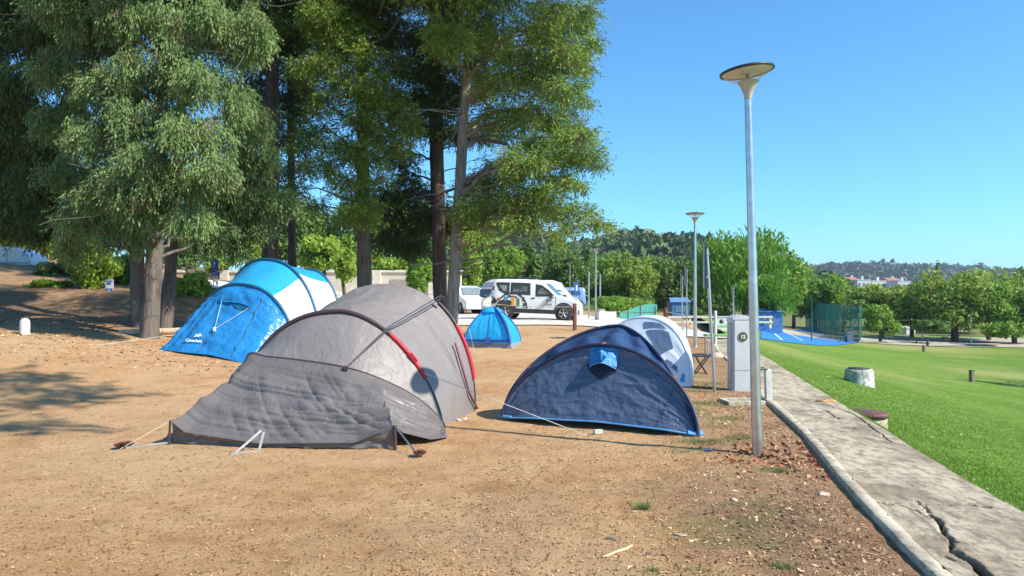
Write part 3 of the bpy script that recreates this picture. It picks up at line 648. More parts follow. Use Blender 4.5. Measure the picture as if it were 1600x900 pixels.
peg_cord(T4, Vector(tuple(g3[95])), Vector((-3.3, 18.4, h(-3.3, 18.4))), cordm, .006); peg_cord(T4, Vector(tuple(g1[100])), Vector((-3.7, 15.0, h(-3.7, 15.))), cordm, .005)
peg_cord(T4, Vector(tuple(g2[104])), Vector((-3.6, 16.4, h(-3.6, 16.4))), cordm, .005)
# ------------------------------------------------------------ small blue dome tent
T5c = G(766, 543); T5 = thing('dome_tent', 'small bright blue dome tent in front of the white van', 'tent', (T5c.x, T5c.y, T5c.z))
D0 = T5c.y; zz = T5c.z
fl, fr_, bk, bkl = np.array((-1.30, D0 + .15, zz)), np.array((-.03, D0 - .25, zz)), np.array((.24, D0 + .85, zz)), np.array((-.85, D0 + 1.3, zz))
top = np.array((-.57, D0 + .55, zz + 1.06))
def arcp(a, b, t, bow=.18): 
    p = b + (a - b) * (1 - .84 * t ** 2.0); p[2] = a[2] * (1 - t) + b[2] * t; return p
def face(a, b, tp, name, seed):
    A = np.zeros((40, 30, 3))
    for i in range(40):
        for j in range(30):
            u, v = i / 39, j / 29; A[i, j] = arcp(a, tp, v, .12) * (1 - u) + arcp(b, tp, v, .12) * u
            A[i, j, 2] -= .02 * math.sin(math.pi * u) * math.sin(math.pi * v)
    A[:, :, 2] += .10 * (1 - np.linspace(0, 1, 30))[None]
    A = folds(A, .02, 5, 2, seed, 2, 3); sheet(name, A, dome_m, T5); return A
dome_m = cloth('dome_blue', (.04, .55, .95), .4, .45, .08, .6, 9)
FD = face(fl, fr_, top, 'wall_panel', 101); face(fr_, bk, top, 'wall_panel', 102); face(bk, bkl, top, 'wall_panel', 103); face(bkl, fl, top, 'wall_panel', 104)
dgrey = cloth('grey_floor', (.22, .23, .25), .6, 0)
for a, b in ((fl, fr_), (fr_, bk), (bk, bkl), (bkl, fl)):
    lo_ = lin([a * 1.0, b], 20); hi_ = lo_.copy(); hi_[:, 2] += .115; lo_[:, :2] += (lo_[:, :2] - np.array((-.5, D0 + .6))) * .04
    lo_[:, 2] = np.minimum(lo_[:, 2], [h(x, y) for x, y, _ in lo_]) ; sheet('ground_skirt', folds(loft(lo_, hi_, 6), .01, 5, 1, 7), dgrey, T5)
sl_ = cloth('dark_blue_sleeve', (.02, .07, .30), .5, 0)
pts = np.array([arcp(fr_, top, t, .12) + np.array((-.03 * (1 - t), -.02, .10 * (1 - t) + .01)) for t in np.linspace(0.02, 1, 16)]); tubes('pole_sleeve', pts, .045, sl_, T5)
tubes('pole_sleeve', np.array([arcp(bk, top, t, .12) + np.array((.0, -.01, .10 * (1 - t) + .01)) for t in np.linspace(0.02, 1, 16)]), .02, sl_, T5)
tubes('pole_sleeve', np.array([arcp(fl, top, t, .12) + np.array((.0, -.01, .10 * (1 - t) + .01)) for t in np.linspace(0.02, 1, 16)]), .015, sl_, T5)
MB().lathe([(.30, -.10), (.24, -.02), (.12, .03), (0, .045)], 20, c=tuple(top + np.array((0, 0, .0)))).build('top_cap', dome_m, T5, True)
tubes('door_band', FD[2:38, 3] + np.array((0, -.02, 0)), .035, sl_, T5, 6)
tubes('door_zip', FD[20, 2:26] + np.array((0, -.012, 0)), .008, sl_, T5, 4)
MB().box(FD[20, 3] + np.array((0, -.05, 0)), (.16, .07, .16)).build('door_tie', sl_, T5, True)
for a, b in ((Vector(tuple(FD[1, 12])), G(742, 553)),): peg_cord(T5, a, b, cordm, .004)
# ================================================================== STREET FURNITURE
galv = mat('galvanised_steel', (.55, .55, .56), .30, .9, var=.12, vs=9)
galv2 = mat('painted_grey_steel', (.42, .43, .44), .45, .3, var=.1)
cream = mat('lamp_cream', (.62, .56, .44), .6, var=.06); blackrim = mat('black_rim', (.02, .025, .04), .5)
fun_m = mat('lamp_funnel', (.46, .41, .33), .5, .2, var=.08); clear = glassy('clear_cover', (.9, .9, .88), .08, .22)
def lamp(label, loc, H_=3.78, r0=.052, r1=.034, tilt=0, lean=0, hs=1, group='street lamps of the campsite'):
    T = thing('street_lamp', label, 'street lamp', loc, 0, group)
    m = MB(); zt_ = H_ - .28
    m.tube([(0, 0, -.15), (0, 0, .03)], r0 * 1.02, 16); m.tube([(0, 0, 0), (lean * .5, 0, zt_ * .5), (lean, 0, zt_)], [r0, (r0 + r1) / 2, r1], 20)
    m.build('pole', galv, T)
    MB().lathe([(r0 * 1.25, .0), (r0 * 1.25, .015), (r0 * 1.02, .02)], 16).build('base_collar', galv, T)
    m = MB(); prof = [(r1 * 1.1, zt_ - .02), (r1 * 1.2, zt_ + .03), (.055, zt_ + .07), (.078, zt_ + .115), (.098, zt_ + .15), (.102, zt_ + .157)]
    nseg = 40; vs = []
    for r_, z in prof: vs += [((r_ * hs + (.0035 * math.cos(j * math.pi)) * (z - zt_ > .03)) * math.cos(2 * math.pi * j / nseg) + lean, r_ * hs * math.sin(2 * math.pi * j / nseg), z) for j in range(nseg)]
    fs = [[i * nseg + j, i * nseg + (j + 1) % nseg, (i + 1) * nseg + (j + 1) % nseg, (i + 1) * nseg + j] for i in range(len(prof) - 1) for j in range(nseg)]
    m.add(vs, fs, 0, True); m.build('funnel', fun_m, T)
    M = Matrix.Translation((lean, 0, zt_ + .155)) @ Matrix.Rotation(-tilt, 4, 'Y')
    MB().lathe([(.1 * hs, 0), (.15 * hs, .02), (.205 * hs, .05), (.25 * hs, .095)], 36, M=M).build('clear_cover', clear, T)
    MB().lathe([(0, .07), (.06, .078), (.16 * hs, .092), (.252 * hs, .10)], 36, M=M).build('reflector', cream, T)
    MB().lathe([(.252 * hs, .088), (.262 * hs, .09), (.262 * hs, .112), (.24 * hs, .12), (.12, .135), (0, .14)], 36, M=M).build('cap', blackrim, T)
    for k in range(3):
        a = k * 2.09 + .5; m = MB(); m.tube([M @ Vector((.095 * math.cos(a), .095 * math.sin(a), 0)), M @ Vector((.16 * math.cos(a), .16 * math.sin(a), .035)), M @ Vector((.24 * math.cos(a), .24 * math.sin(a), .095))], .004, 5); m.build('cover_rib', cream, T)
    MB().lathe([(.0, .035), (.018, .04), (.018, .068), (0, .07)], 12, c=(0, 0, 0), M=M).build('lamp_unit', blackrim, T)
    return T
lamp('tall galvanised street lamp standing alone right of the navy tent, nearest of all', (2.42, 7.3, -.02), 3.83, tilt=R(7), lean=-.085)
L2 = lamp('second street lamp, standing beside the path behind the numbered pedestal', (5.2, 21.0, h(5.2, 21)), 3.8)
q_ = GD(931, 40); dup(L2, q_, .4, 'street lamp behind the white van\'s nose beside the hedge, third in size')
q_ = GD(890.5, 58); dup(L2, q_, .9, 'street lamp with its head just above the roofline behind the white van')
q_ = G(1517, 539.5); s_ = 49 * q_.y / F / 3.8
dup(L2, q_, .2, 'street lamp at the far edge of the lawn under the right hand trees', s_)
q_ = G(1352, 521); s_ = 44 * q_.y / F / 3.8
dup(L2, q_, .2, 'street lamp behind the lawn tree beside the court fence', s_)
q_ = GD(1197, 62)
def edge_sign(label, px, py_b, py_t, py_s, d, wd=.26, lean=0, pr=.027):
    b = GD(px, d); zt_ = EYE + (457 - py_t) / F * d - b.z; zs = EYE + (457 - py_s) / F * d - b.z
    T = thing('sign_post', label, 'sign post', b, 0, 'sign posts seen edge on')
    MB().tube([(0, 0, -.1), (lean, 0, zt_ - .1)], pr, 12).build('post', galv, T)
    c = Vector((lean - .02, 0, (zt_ + zs) / 2)); rot = math.atan2(b.x, b.y)
    MB().box(c, (.025, wd * 1.6, zt_ - zs), rz=-rot + .05).build('sign_panel', mat('sign_back', (.07, .07, .08), .5), T)
    MB().box(c + Vector((-.028, 0, 0)), (.012, wd * 1.5, (zt_ - zs) * .96), rz=-rot + .05).build('sign_face', galv2, T)
    for k in (.25, .75): MB().box(c + Vector((.03, 0, (k - .5) * (zt_ - zs))), (.05, .07, .04)).build('bracket', galv2, T)
edge_sign('nearest edge-on sign on a leaning steel post between the navy tent and the pedestal', 1117, 612, 379, 451, 11.9, .3, -.13)
edge_sign('edge-on sign post left of the second street lamp, the taller of the two together', 1073, 540, 415, 448, 23.5, .3, 0, .02)
edge_sign('edge-on sign post standing just left of the taller one behind the white tent', 1066, 525, 427, 456, 27, .3, 0, .022)
edge_sign('edge-on sign post rising just behind the numbered pedestal', 1146, 500, 445, 470, 30, .3, 0, .025)
def pole(label, px, d, py_t, r=.03):
    b = GD(px, d); zt_ = EYE + (457 - py_t) / F * d - b.z
    T = thing('steel_pole', label, 'pole', b, 0); MB().tube([(0, 0, -.1), (0, 0, zt_)], r, 10).build('post', galv, T)
    MB().box((0, 0, zt_ - .35), (.07, .05, .7)).build('top_sleeve', galv2, T)
pole('plain grey pole left of the third street lamp by the van', 920, 38, 425, .04)
pole('plain grey pole just right of the third street lamp', 938, 46, 428, .045)
# pedestal 12
ped_m = mat('pedestal_paint', (.50, .50, .50), .45, .1, var=.06, vs=3); ped_d = mat('pedestal_side', (.33, .34, .35), .5)
badge = mat('badge_dark', (.045, .06, .035), .5); badge_g = mat('badge_olive', (.20, .25, .10), .5); wht = mat('white_letter', (.8, .8, .76), .6)
def pedestal(label, loc, rz, num, sc=1):
    T = thing('service_pedestal', label, 'power pedestal', loc, rz)
    w_, d_, H_ = .315, .22, 1.26
    m = MB(); sec = [(-w_ / 2, -d_ / 2), (-w_ / 2 + .02, -d_ / 2 - .02), (w_ / 2 - .02, -d_ / 2 - .02), (w_ / 2, -d_ / 2), (w_ / 2, d_ / 2), (-w_ / 2, d_ / 2)]
    m.prism([(x, y, -.05) for x, y in sec], (0, 0, H_ - .0)); m.build('cabinet', ped_m, T)
    m = MB(); n = 9; top = [(-w_ / 2 - .008 + (w_ + .016) * i / n, H_ - .05 + .045 * math.sin(math.pi * i / n)) for i in range(n + 1)]
    poly = [(x, -d_ / 2 - .03, z) for x, z in top] + [(w_ / 2 + .008, -d_ / 2 - .03, H_ - .08), (-w_ / 2 - .008, -d_ / 2 - .03, H_ - .08)]
    m.prism(poly, (0, d_ + .05, 0)); m.build('cap', ped_m, T)
    MB().box((-w_ / 2 + .0, 0, .62), (.02, .16, 1.0)).build('side_door', ped_d, T)
    MB().box((0, -d_ / 2 - .022, .36), (w_ - .035, .006, .012)).build('door_seam', ped_d, T)
    for s in (-1, 1): MB().box((s * (w_ / 2 - .022), -d_ / 2 - .022, .62), (.005, .006, 1.1)).build('door_seam', ped_d, T)
    Mx = Matrix.Translation((0, -d_ / 2 - .025, .90)) @ Matrix.Rotation(R(90), 4, 'X')
    MB().lathe([(.08, -.002), (.08, .003), (0, .003)], 32, M=Mx, sm=False).build('badge', badge, T)
    MB().lathe([(.080, .003), (.080, .006), (.073, .006), (.073, .003)], 32, M=Mx, sm=False).build('badge_ring', badge_g, T)
    MB().box((0, -d_ / 2 - .0295, .90), (.145, .003, .05)).build('badge_band', badge, T)
    text_mesh('lettering', num, .085, wht, T, Matrix.Translation((0, -d_ / 2 - .033, .90)) @ Matrix.Rotation(R(90), 4, 'X'), .001, .002)
    T.scale = (sc,) * 3; return T
pb = GD(1155, 12.15)
pedestal('pale grey power pedestal with round badge number 12 beside the path', (pb.x, pb.y, -.02), .12, '12')
# far small pedestal, square white, in front of the fence
q_ = GD(1126, 33); T = thing('service_pedestal', 'small distant white pedestal left of the pedestal numbered 12', 'power pedestal', q_)
MB().box((0, 0, .25), (.44, .3, .62)).build('cabinet', mat('pedestal_white', (.62, .68, .70), .5), T); MB().box((0, 0, .57), (.48, .34, .04)).build('cap', ped_m, T)
MB().lathe([(.09, 0), (.09, .01), (0, .01)], 20, M=Matrix.Translation((0, -.155, .38)) @ Matrix.Rotation(R(90), 4, 'X')).build('badge', badge, T)
# water tap post with drain
white_w = mat('weathered_white', (.66, .63, .56), .8, var=.12, vs=5, bs=.4)
tb = G(1203, 627); T = thing('water_tap', 'white water tap post standing at the kerb behind the nearest lamp', 'tap', (tb.x - .03, tb.y, 0))
MB().box((0, 0, .22), (.085, .085, .50), ry=-.03).build('post', white_w, T)
MB().tube([(-.02, -.03, .47), (-.08, -.06, .48), (-.16, -.08, .475), (-.165, -.085, .44)], .012, 8).build('spout', blackrim, T)
MB().box((-.10, -.06, .505), (.05, .02, .01)).build('tap_handle', blackrim, T)
dr = G(1165, 629); T = thing('drain_slab', 'square concrete drain slab with dark grate at the foot of the tap', 'drain', (dr.x + .05, dr.y, 0), .1)
MB().box((-.1, -.12, .015), (.55, .10, .06)).box((-.1, .20, .015), (.55, .08, .06)).box((-.34, .04, .015), (.08, .24, .06)).build('frame', kerb_m, T)
MB().box((.0, .04, -.01), (.6, .25, .03)).build('grate', blackrim, T)
# rope fence posts
brown = mat('brown_paint', (.16, .05, .03), .7, var=.2, vs=12); rope_m = mat('rope', (.50, .48, .30), .9)
def fpost(px, py_t, d, label, r=.055):
    b = GD(px, d); zt_ = EYE + (457 - py_t) / F * d - b.z
    T = thing('fence_post', label, 'post', b, 0, 'brown posts of the rope fence'); MB().box((0, 0, zt_ / 2 - .1), (r * 2, r * 2, zt_ + .2), rz=.3).build('post', brown, T)
    MB().lathe([(r * 1.1, zt_ - .12), (r * 1.1, zt_ - .1), (r * .8, zt_ - .08)], 10).build('rope_ring', blackrim, T); return b + Vector((0, 0, zt_ - .12))
a1 = fpost(898, 474, 26, 'brown rope fence post in front of the white van\'s front wheel'); a2 = fpost(1040, 481, 23.5, 'brown rope fence post just right of the white tent')
a0 = fpost(560, 470, 24, 'brown rope fence post hidden near the big trunks') if False else Vector((-3.0, 26.5, 1.55))
def rope(label, a, b, sag, r=.012):
    T = MB().tube([a.lerp(b, t) - Vector((0, 0, sag * 4 * t * (1 - t))) for t in np.linspace(0, 1, 14)], r, 5).build('rope', rope_m); tag(T, label, 'rope')
rope('yellowish rope sagging between the two brown posts above the tents', a1, a2, .10); rope('thin rope running left from the brown post across the van wheels', a0, a1, .16)
rope('rope running right from the brown post towards the path', a2, Vector((6.1, 22.2, .95)), .08)
q_ = Vector((6.1, 22.2, h(6.1, 22.2))); T = MB().tube([q_ - Vector((0, 0, .1)), q_ + Vector((0, 0, 1.0))], .05, 10).build('fence_post', white_w); tag(T, 'white post at the kerb right of the second street lamp', 'post')
# folding stool frame and green topped table
blk = mat('black_tube', (.03, .03, .03), .4); T = thing('folding_stool', 'black folding camp stool frame behind the white tent', 'stool', GD(1083, 14.5), -.15)
m = MB()
for y in (-.14, .16):
    m.tube([(-.30, y, .01), (-.28, y, .36)], .011, 6); m.tube([(-.02, y, .0), (-.02, y, .36)], .011, 6)
    m.tube([(.02, y, .0), (.28, y, .35)], .013, 6); m.tube([(.26, y, .0), (.04, y, .35)], .013, 6)
m.build('leg_frame', blk, T)
MB().box((-.14, .01, .375), (.34, .34, .022)).build('seat', blk, T); MB().box((.15, .01, .355), (.26, .32, .02)).build('seat_flap', blk, T)
MB().tube([(-.28, -.14, .06), (.26, -.14, .03)], .01, 6).build('stretcher', blk, T)
grn_m = mat('green_table_top', (.22, .42, .14), .6); T = thing('folding_table', 'small green topped folding table behind the leaning sign post', 'table', GD(1120, 18.5), -.05)
MB().box((.02, 0, .50), (.62, .4, .05)).build('table_top', grn_m, T)
for x in (-.26, .30):
    for y in (-.17, .17): MB().tube([(x, y, 0), (x, y, .48)], .014, 6).build('leg', galv2, T)
T = thing('green_board', 'green topped low bench farther along the path behind the pedestal', 'bench', GD(1130, 26), 0)
MB().box((0, 0, .38), (.75, .5, .06)).build('seat', grn_m, T)
for x in (-.3, .3): MB().box((x, 0, .17), (.05, .4, .38)).build('leg', blk, T)
bst = G(1118, 557); T = MB().lathe([(.0, .14), (.12, .13), (.19, .06), (.2, -.05)], 10, c=(bst.x, bst.y, 0)).build('rock', kerb_m); tag(T, 'rounded grey stone at the kerb left of the pedestal', 'rock')
# white slat benches/rail far, blue cabin, green panel
for px, d in ((1092, 34), (1105, 35)):
    pass
wrl = thing('white_rail_fence', 'low white rail fence running behind the pedestal', 'fence', GD(1120, 36)); m = MB()
for x in (-2.6, -1.3, 0, 1.3, 2.6): MB().box((x, 0, .25), (.1, .08, .6)).build('post', white_w, wrl)
for z in (.25, .5): MB().box((0, -.06, z), (5.4, .03, .09)).build('rail', white_w, wrl)
gb_m = mat('green_screen', (.10, .42, .34), .6, var=.1, vs=3); T = thing('screen_fence', 'sloping green screen fence right of the white concrete block', 'fence', GD(1005, 41), 0)
m = MB(); m.prism([(-1.3, 0, 0), (.75, 0, 0), (.75, 0, .92), (.1, 0, .9), (-1.3, 0, .45)], (0, .03, 0)); m.build('screen', gb_m, T)
for x in (-.8, -.1, .7): MB().tube([(x, -.03, 0), (x, -.03, .6 + .25 * (x > -.5))], .02, 6).build('post', galv2, T)
T = thing('concrete_block', 'white concrete block by the track right of the van', 'block', GD(946, 36.5), .3)
MB().box((0, 0, .22), (.95, .5, .5)).build('block', mat('white_concrete', (.72, .70, .64), .9), T); MB().box((-.25, .0, .52), (.3, .35, .12)).build('lid', galv2, T)
bcab = mat('blue_cabin', (.05, .16, .36), .5); winm = mat('cabin_window', (.10, .2, .3), .2)
def cabin(label, px, d, wd, ht):
    T = thing('blue_cabin', label, 'cabin', GD(px, d)); MB().box((0, 0, ht / 2), (wd, 1.6, ht)).build('wall', bcab, T)
    m = MB(); m.prism([(-wd / 2 - .1, -.9, ht), (wd / 2 + .1, -.9, ht), (wd / 2, 0, ht + .25), (-wd / 2, 0, ht + .25)], (0, .01, .03)); m.build('roof', mat('cabin_roof', (.12, .24, .45), .5), T)
    MB().box((0, -.81, ht * .55), (wd * .6, .03, ht * .4)).build('window', winm, T)
cabin('small grey blue cabin half hidden behind the sign posts', 1059, 47, 1.1, 1.0)
cabin('dark blue cabin at the court edge right of the nearest lamp', 1198, 57, 1.9, 1.6)
# white painted boundary stone and fallen log on the left
q_ = G(39, 522); T = thing('boundary_post', 'short white rounded boundary post on the dirt at far left', 'bollard', q_)
MB().lathe([(.10, -.05), (.10, .24), (.085, .30), (.05, .335), (0, .345)], 20).build('body', white_w, T)
q_ = G(222, 527); T = thing('fallen_log', 'pale stripped log lying behind the foot of the triple trunked cypress', 'log', (q_.x, q_.y + .45, h(q_.x, q_.y + .45) + .07))
MB().tube([(-.72, -.1, 0), (-.2, 0, .02), (.3, .05, .03), (.72, .1, .04)], [.075, .085, .08, .085], 14).build('stem', barkmat('stripped_wood', (.55, .38, .25), (.74, .62, .48)), T)
# blue signs on the left
blue_s = mat('sign_blue', (.03, .12, .42), .4); white_s = mat('sign_white', (.75, .80, .85), .5)
q_ = GD(171, 24.0); zb = EYE + (457 - 459) / F * 24 - q_.z; T = thing('info_sign', 'small white and blue notice with pictograms on the bank', 'sign', (q_.x, q_.y, q_.z), -.1)
for x in (-.1, .1): MB().tube([(x, .03, -.1), (x, .03, zb + .05)], .015, 6).build('leg', galv2, T)
MB().box((0, 0, zb + .23), (.27, .02, .46)).build('panel', white_s, T)
MB().box((.0, -.014, zb + .10), (.23, .008, .15)).build('text_panel', blue_s, T); m = MB()
m.box((-.02, -.014, zb + .34), (.13, .008, .06)).box((.045, -.014, zb + .32), (.04, .008, .03)).box((-.06, -.014, zb + .295), (.03, .008, .025)); m.build('pictogram', blue_s, T)
m = MB()
for k in range(3): m.box((.0, -.02, zb + .055 + .04 * k), (.17 - .03 * k, .004, .012))
m.build('text_lines', white_s, T)
MB().box((0, -.014, zb + .415), (.25, .008, .035)).build('header_band', blue_s, T)
q_ = GD(336, 29); zb = EYE + (457 - 431) / F * 29 - q_.z; T = thing('info_sign', 'taller dark blue sign with a white slanted mark behind the blue tent', 'sign', q_, -.1)
for x in (-.08, .08): MB().tube([(x, .03, -.1), (x, .03, zb + .1)], .02, 6).build('leg', galv, T)
MB().box((0, 0, zb + .43), (.26, .02, .42)).build('panel', blue_s, T); MB().box((0, 0, zb + .10), (.26, .02, .18)).build('lower_panel', blue_s, T)
m = MB(); m.tube([(-.05, -.015, zb + .3), (.06, -.015, zb + .55)], .010, 4).tube([(-.05, -.015, zb + .3), (-.05, -.015, zb + .55)], .010, 4).tube([(-.02, -.015, zb + .42), (.04, -.015, zb + .40)], .008, 4); m.build('pictogram', white_s, T)
m = MB(); m.box((0, -.014, zb + .13), (.18, .005, .02)).box((0, -.014, zb + .08), (.16, .005, .02)); m.build('text_lines', white_s, T)
for px, d, a_, b_, lb in ((728.5, 45, 451, 464, 'blue square sign above the parked cars right of the leaning trunk'), (901, 46, 440, 462, 'tall blue sign panel right of the street lamp behind the van')):
    q_ = GD(px, d); z1_, z2_ = EYE + (457 - b_) / F * d - q_.z, EYE + (457 - a_) / F * d - q_.z
    T = thing('parking_sign', lb, 'sign', q_); MB().tube([(0, .03, 0), (0, .03, z2_ - .05)], .025, 6).build('post', galv2, T)
    MB().box((0, 0, (z1_ + z2_) / 2), (.28, .02, z2_ - z1_)).build('panel', blue_s, T)
    MB().box((0, -.014, (z1_ + z2_) / 2 + .05), (.1, .006, (z2_ - z1_) * .4)).build('pictogram', white_s, T)
bpy.data.objects.remove([o for o in COL.objects if o.name.startswith('parking_sign') and not o.parent][0]) if False else None
# lawn objects
conc_old = conc('old_concrete', (.66, .66, .60), (.45, .46, .42), (.07, .075, .06))
q_ = G(1342, 600); T = thing('concrete_shaft', 'round white weathered concrete shaft top standing on the lawn', 'manhole', (q_.x, q_.y, q_.z))
rr = .355; zh = EYE + (457 - 576) / F * q_.y - q_.z
MB().lathe([(rr * 1.05, -.1), (rr * 1.0, .02), (rr * .97, zh * .7), (rr * .93, zh - .05), (rr * .85, zh - .005), (rr * .5, zh + .005), (0, zh + .005)], 28).build('body', conc_old, T)
MB().lathe([(rr * .75, zh), (rr * .75, zh + .02), (0, zh + .02)], 28).build('cover', mat('dark_iron', (.06, .055, .05), .8), T)
for v in T.children: pass
q_ = P(1350, 643, 9.9); T = thing('manhole', 'round manhole with rusty iron lid sunk at the path edge', 'manhole', (q_.x + .04, q_.y, -.002))
MB().lathe([(.25, -.75), (.24, -.07), (.2, -.05)], 28).build('body', path_m, T)
MB().lathe([(.24, -.05), (.262, -.045), (.262, .0), (.24, .012), (0, .015)], 28).build('lid', mat('rusty_iron', (.16, .075, .06), .7, .3, var=.3, vs=12), T)
def rock(label, c, r, m, seed, sq=(1, .8, .5), cat='rock', grp=None):
    bm = bmesh.new(); bmesh.ops.create_icosphere(bm, subdivisions=3, radius=1); rng = np.random.default_rng(seed)
    P0 = np.array([v.co[:] for v in bm.verts]); 
    for _ in range(9):
        n = rng.normal(size=3); n /= np.linalg.norm(n); dd = rng.uniform(.45, .8); t = P0 @ n - dd; P0 -= np.clip(t, 0, 9)[:, None] * n
    P0 *= np.array(sq) * r; P0 += .03 * r * rng.normal(size=P0.shape)
    fs = [[v.index for v in f.verts] for f in bm.faces]; bm.free()
    o = fast('rock', P0, np.array(fs), m); o.location = c; o.rotation_euler = (0, 0, seed); return tag(o, label, cat, grp)
orange_r = mat('ochre_rock', (.50, .30, .13), .9, var=.3, vs=14, bs=.6); pale_r = mat('pale_rock', (.60, .45, .33), .9, var=.2, vs=20, bs=.5); dark_r = mat('dark_rock', (.22, .16, .13), .9, var=.2, vs=20)
fp = lambda px, py, z=0: Vector((*flat(px, py, z), z))
rock('ochre rock lying on the right edge of the path', fp(1288, 628, .03) , .17, orange_r, 3, (1, .6, .35)); rock('small ochre stone in the middle of the path behind the kerb bend', fp(1247, 660, .03), .045, orange_r, 4)
rock('dark pebble on the path above the crack', fp(1336, 670, .03), .035, dark_r, 5)
def spot(px, py): q = G(px, py); return q
rock('pale chalky stone on the soil near the kerb', spot(1284, 772), .055, pale_r, 6, (1, .6, .6)); rock('orange stone near the kerb below the chalky one', spot(1274, 848), .045, orange_r, 7)
rock('pale stone on the dirt in front of the nearest lamp', spot(1145, 783), .05, pale_r, 8, (1, .7, .5)); rock('flat dark stone left of the light stick', spot(955, 842), .045, dark_r, 9, (1, .5, .4))
rock('small dark stone right of the light stick', spot(1015, 865), .03, dark_r, 10); rock('beige chip of stone in the middle foreground dirt', spot(933, 800), .035, pale_r, 11, (1, .5, .3))
rock('flat pale chip on the dirt below the weed tuft', spot(1063, 836), .06, pale_r, 12, (1, .35, .2)); rock('pale chip near the kerb at mid height', spot(1218, 808), .035, pale_r, 13, (1, .5, .3))
rock('white pebble beside the side door of the grey tent', spot(716, 656), .04, white_w, 14); rock('second white pebble touching the side of the grey tent', spot(727, 654), .045, white_w, 15)
T = MB(); p0 = spot(942, 873); p1 = spot(988, 857); T.tube([p0 + Vector((0, 0, .012)), p0.lerp(p1, .5) + Vector((0, .008, .014)), p0.lerp(p1, .78) + Vector((.0, .0, .014)), p1 + Vector((0, .01, .02))], [.006, .009, .009, .005], 7)
tag(T.build('stick', mat('peeled_stick', (.72, .52, .30), .8)), 'peeled light wooden stick lying on the foreground dirt', 'stick')
cone_m = mat('cone_brown', (.22, .08, .045), .9, var=.3, vs=60)
def cone(label, c):
    T = thing('pine_cone', label, 'pine cone', c, 0, 'pine cones beside the grey tent pegs'); m = MB(); rng = random.Random(hash(label) & 0xff)
    for k in range(70):
        a = k * 2.4; t = k / 70; rr_ = .05 * math.sin(math.pi * (.12 + .8 * t)); z = .01 + .05 * t
        m.add([(rr_ * .4 * math.cos(a), rr_ * .4 * math.sin(a), z), (rr_ * 1.3 * math.cos(a + .25), rr_ * 1.3 * math.sin(a + .25), z + .006), (rr_ * 1.5 * math.cos(a), rr_ * 1.5 * math.sin(a), z + .014), (rr_ * 1.3 * math.cos(a - .25), rr_ * 1.3 * math.sin(a - .25), z + .006)], [[0, 1, 2, 3]])
    m.build('scale_body', cone_m, T)
cone('brown pine cone by the right front peg of the grey tent', spot(656, 713)); cone('brown pine cone by the left front peg of the grey tent', spot(190, 701))
cone('second brown pine cone close to the left front peg of the grey tent', spot(199, 699)); 
# lawn marker stumps
stump = barkmat('stump_wood', (.12, .10, .06), (.30, .26, .17))
def marker(label, px, pb, pt, wpx, m, cat='post', cap=False):
    q = G(px, pb); hh = (pb - pt) / F * q.y; ww = wpx / F * q.y; T = thing('marker_post', label, cat, q)
    MB().box((0, 0, hh / 2 - .05), (ww, ww, hh + .1), rz=.2).build('body', m, T); MB().box((0, 0, hh + .01), (ww * 1.06, ww * 1.06, .03), rz=.2).build('cap', mat('cap_dark', (.08, .08, .07), .8), T)
marker('short wooden post on the lawn beside the dark tree shadow', 1518, 597, 579, 6, stump); marker('small pale wooden post on the far lawn', 1443.5, 550, 540, 4, stump)
marker('tiny wooden post left of the dark bottle shaped bollard', 1433, 538, 533, 3, stump); marker('brown square wooden box at the far lawn edge', 1476, 535, 526.5, 7, mat('box_brown', (.30, .18, .10), .8), 'box')
q_ = G(1449, 541); s_ = q_.y / F; T = thing('bollard', 'black bottle shaped bollard on the far lawn', 'bollard', q_)
MB().lathe([(2.0 * s_, -.05), (2 * s_, 6.5 * s_), (.8 * s_, 8 * s_), (.8 * s_, 10.5 * s_), (0, 11 * s_)], 14).build('body', blk, T)
# court fence
def netmat(name, c, a, sc):
    m, t, p, l = newmat(name); p.inputs['Base Color'].default_value = (*c, 1); p.inputs['Roughness'].default_value = .7; p.inputs['Alpha'].default_value = a; return m
net = netmat('court_mesh', (.03, .24, .19), .40, 1); gpost = mat('green_post', (.01, .11, .09), .5)
A0, A1, A2 = G(1259, 514.5), G(1341, 535.8), G(1346, 528)
fh = 57.5 / F * A1.y
FT = thing('court_fence', 'tall green mesh fence around the blue court', 'fence', A1)
def mpan(a, b, hh, n, name):
    a, b = Vector(a), Vector(b)
    m = MB(); m.prism([a, b, b + Vector((0, 0, hh)), a + Vector((0, 0, hh))], (0, .01, 0)); m.build(name, net, FT, True)
    for k in range(n + 1):
        p = a.lerp(b, k / n); MB().tube([p, p + Vector((0, 0, hh + .05))], .035, 6).build('post', gpost, FT, True)
    for z in (.03, hh): MB().tube([a + Vector((0, -.03, z)), b + Vector((0, -.03, z))], .025, 6).build('rail', gpost, FT, True)
A00 = Vector((A0.x, A0.y, A0.z)); A0b = Vector((A1.x - 4.1, A1.y + .2, A1.z))
fh0 = EYE + (457 - 477.5) / F * A0.y - A0.z
mpan(A0, A1, (fh + 0.0), 9, 'mesh_panel'); mpan(A1, A2 , fh, 2, 'mesh_panel')
mpan(A0, Vector((A2.x - .6, A2.y + 3.2, A2.z + .1)), fh * .95, 6, 'mesh_panel')
q_ = G(1268, 533); MB().tube([q_, q_ + Vector((0, 0, fh * .97))], .05, 8).build('post', gpost, FT, True)
q_ = G(1310, 535.5); MB().tube([q_, q_ + Vector((1.5, .3, fh * .5)), q_ + Vector((1.9, .3, fh * .88))], .05, 8).build('brace', gpost, FT, True)
q_ = G(1326, 535.5); s_ = q_.y / F; T = thing('litter_bin', 'grey plastic wheelie bin at the corner of the court fence', 'bin', q_)
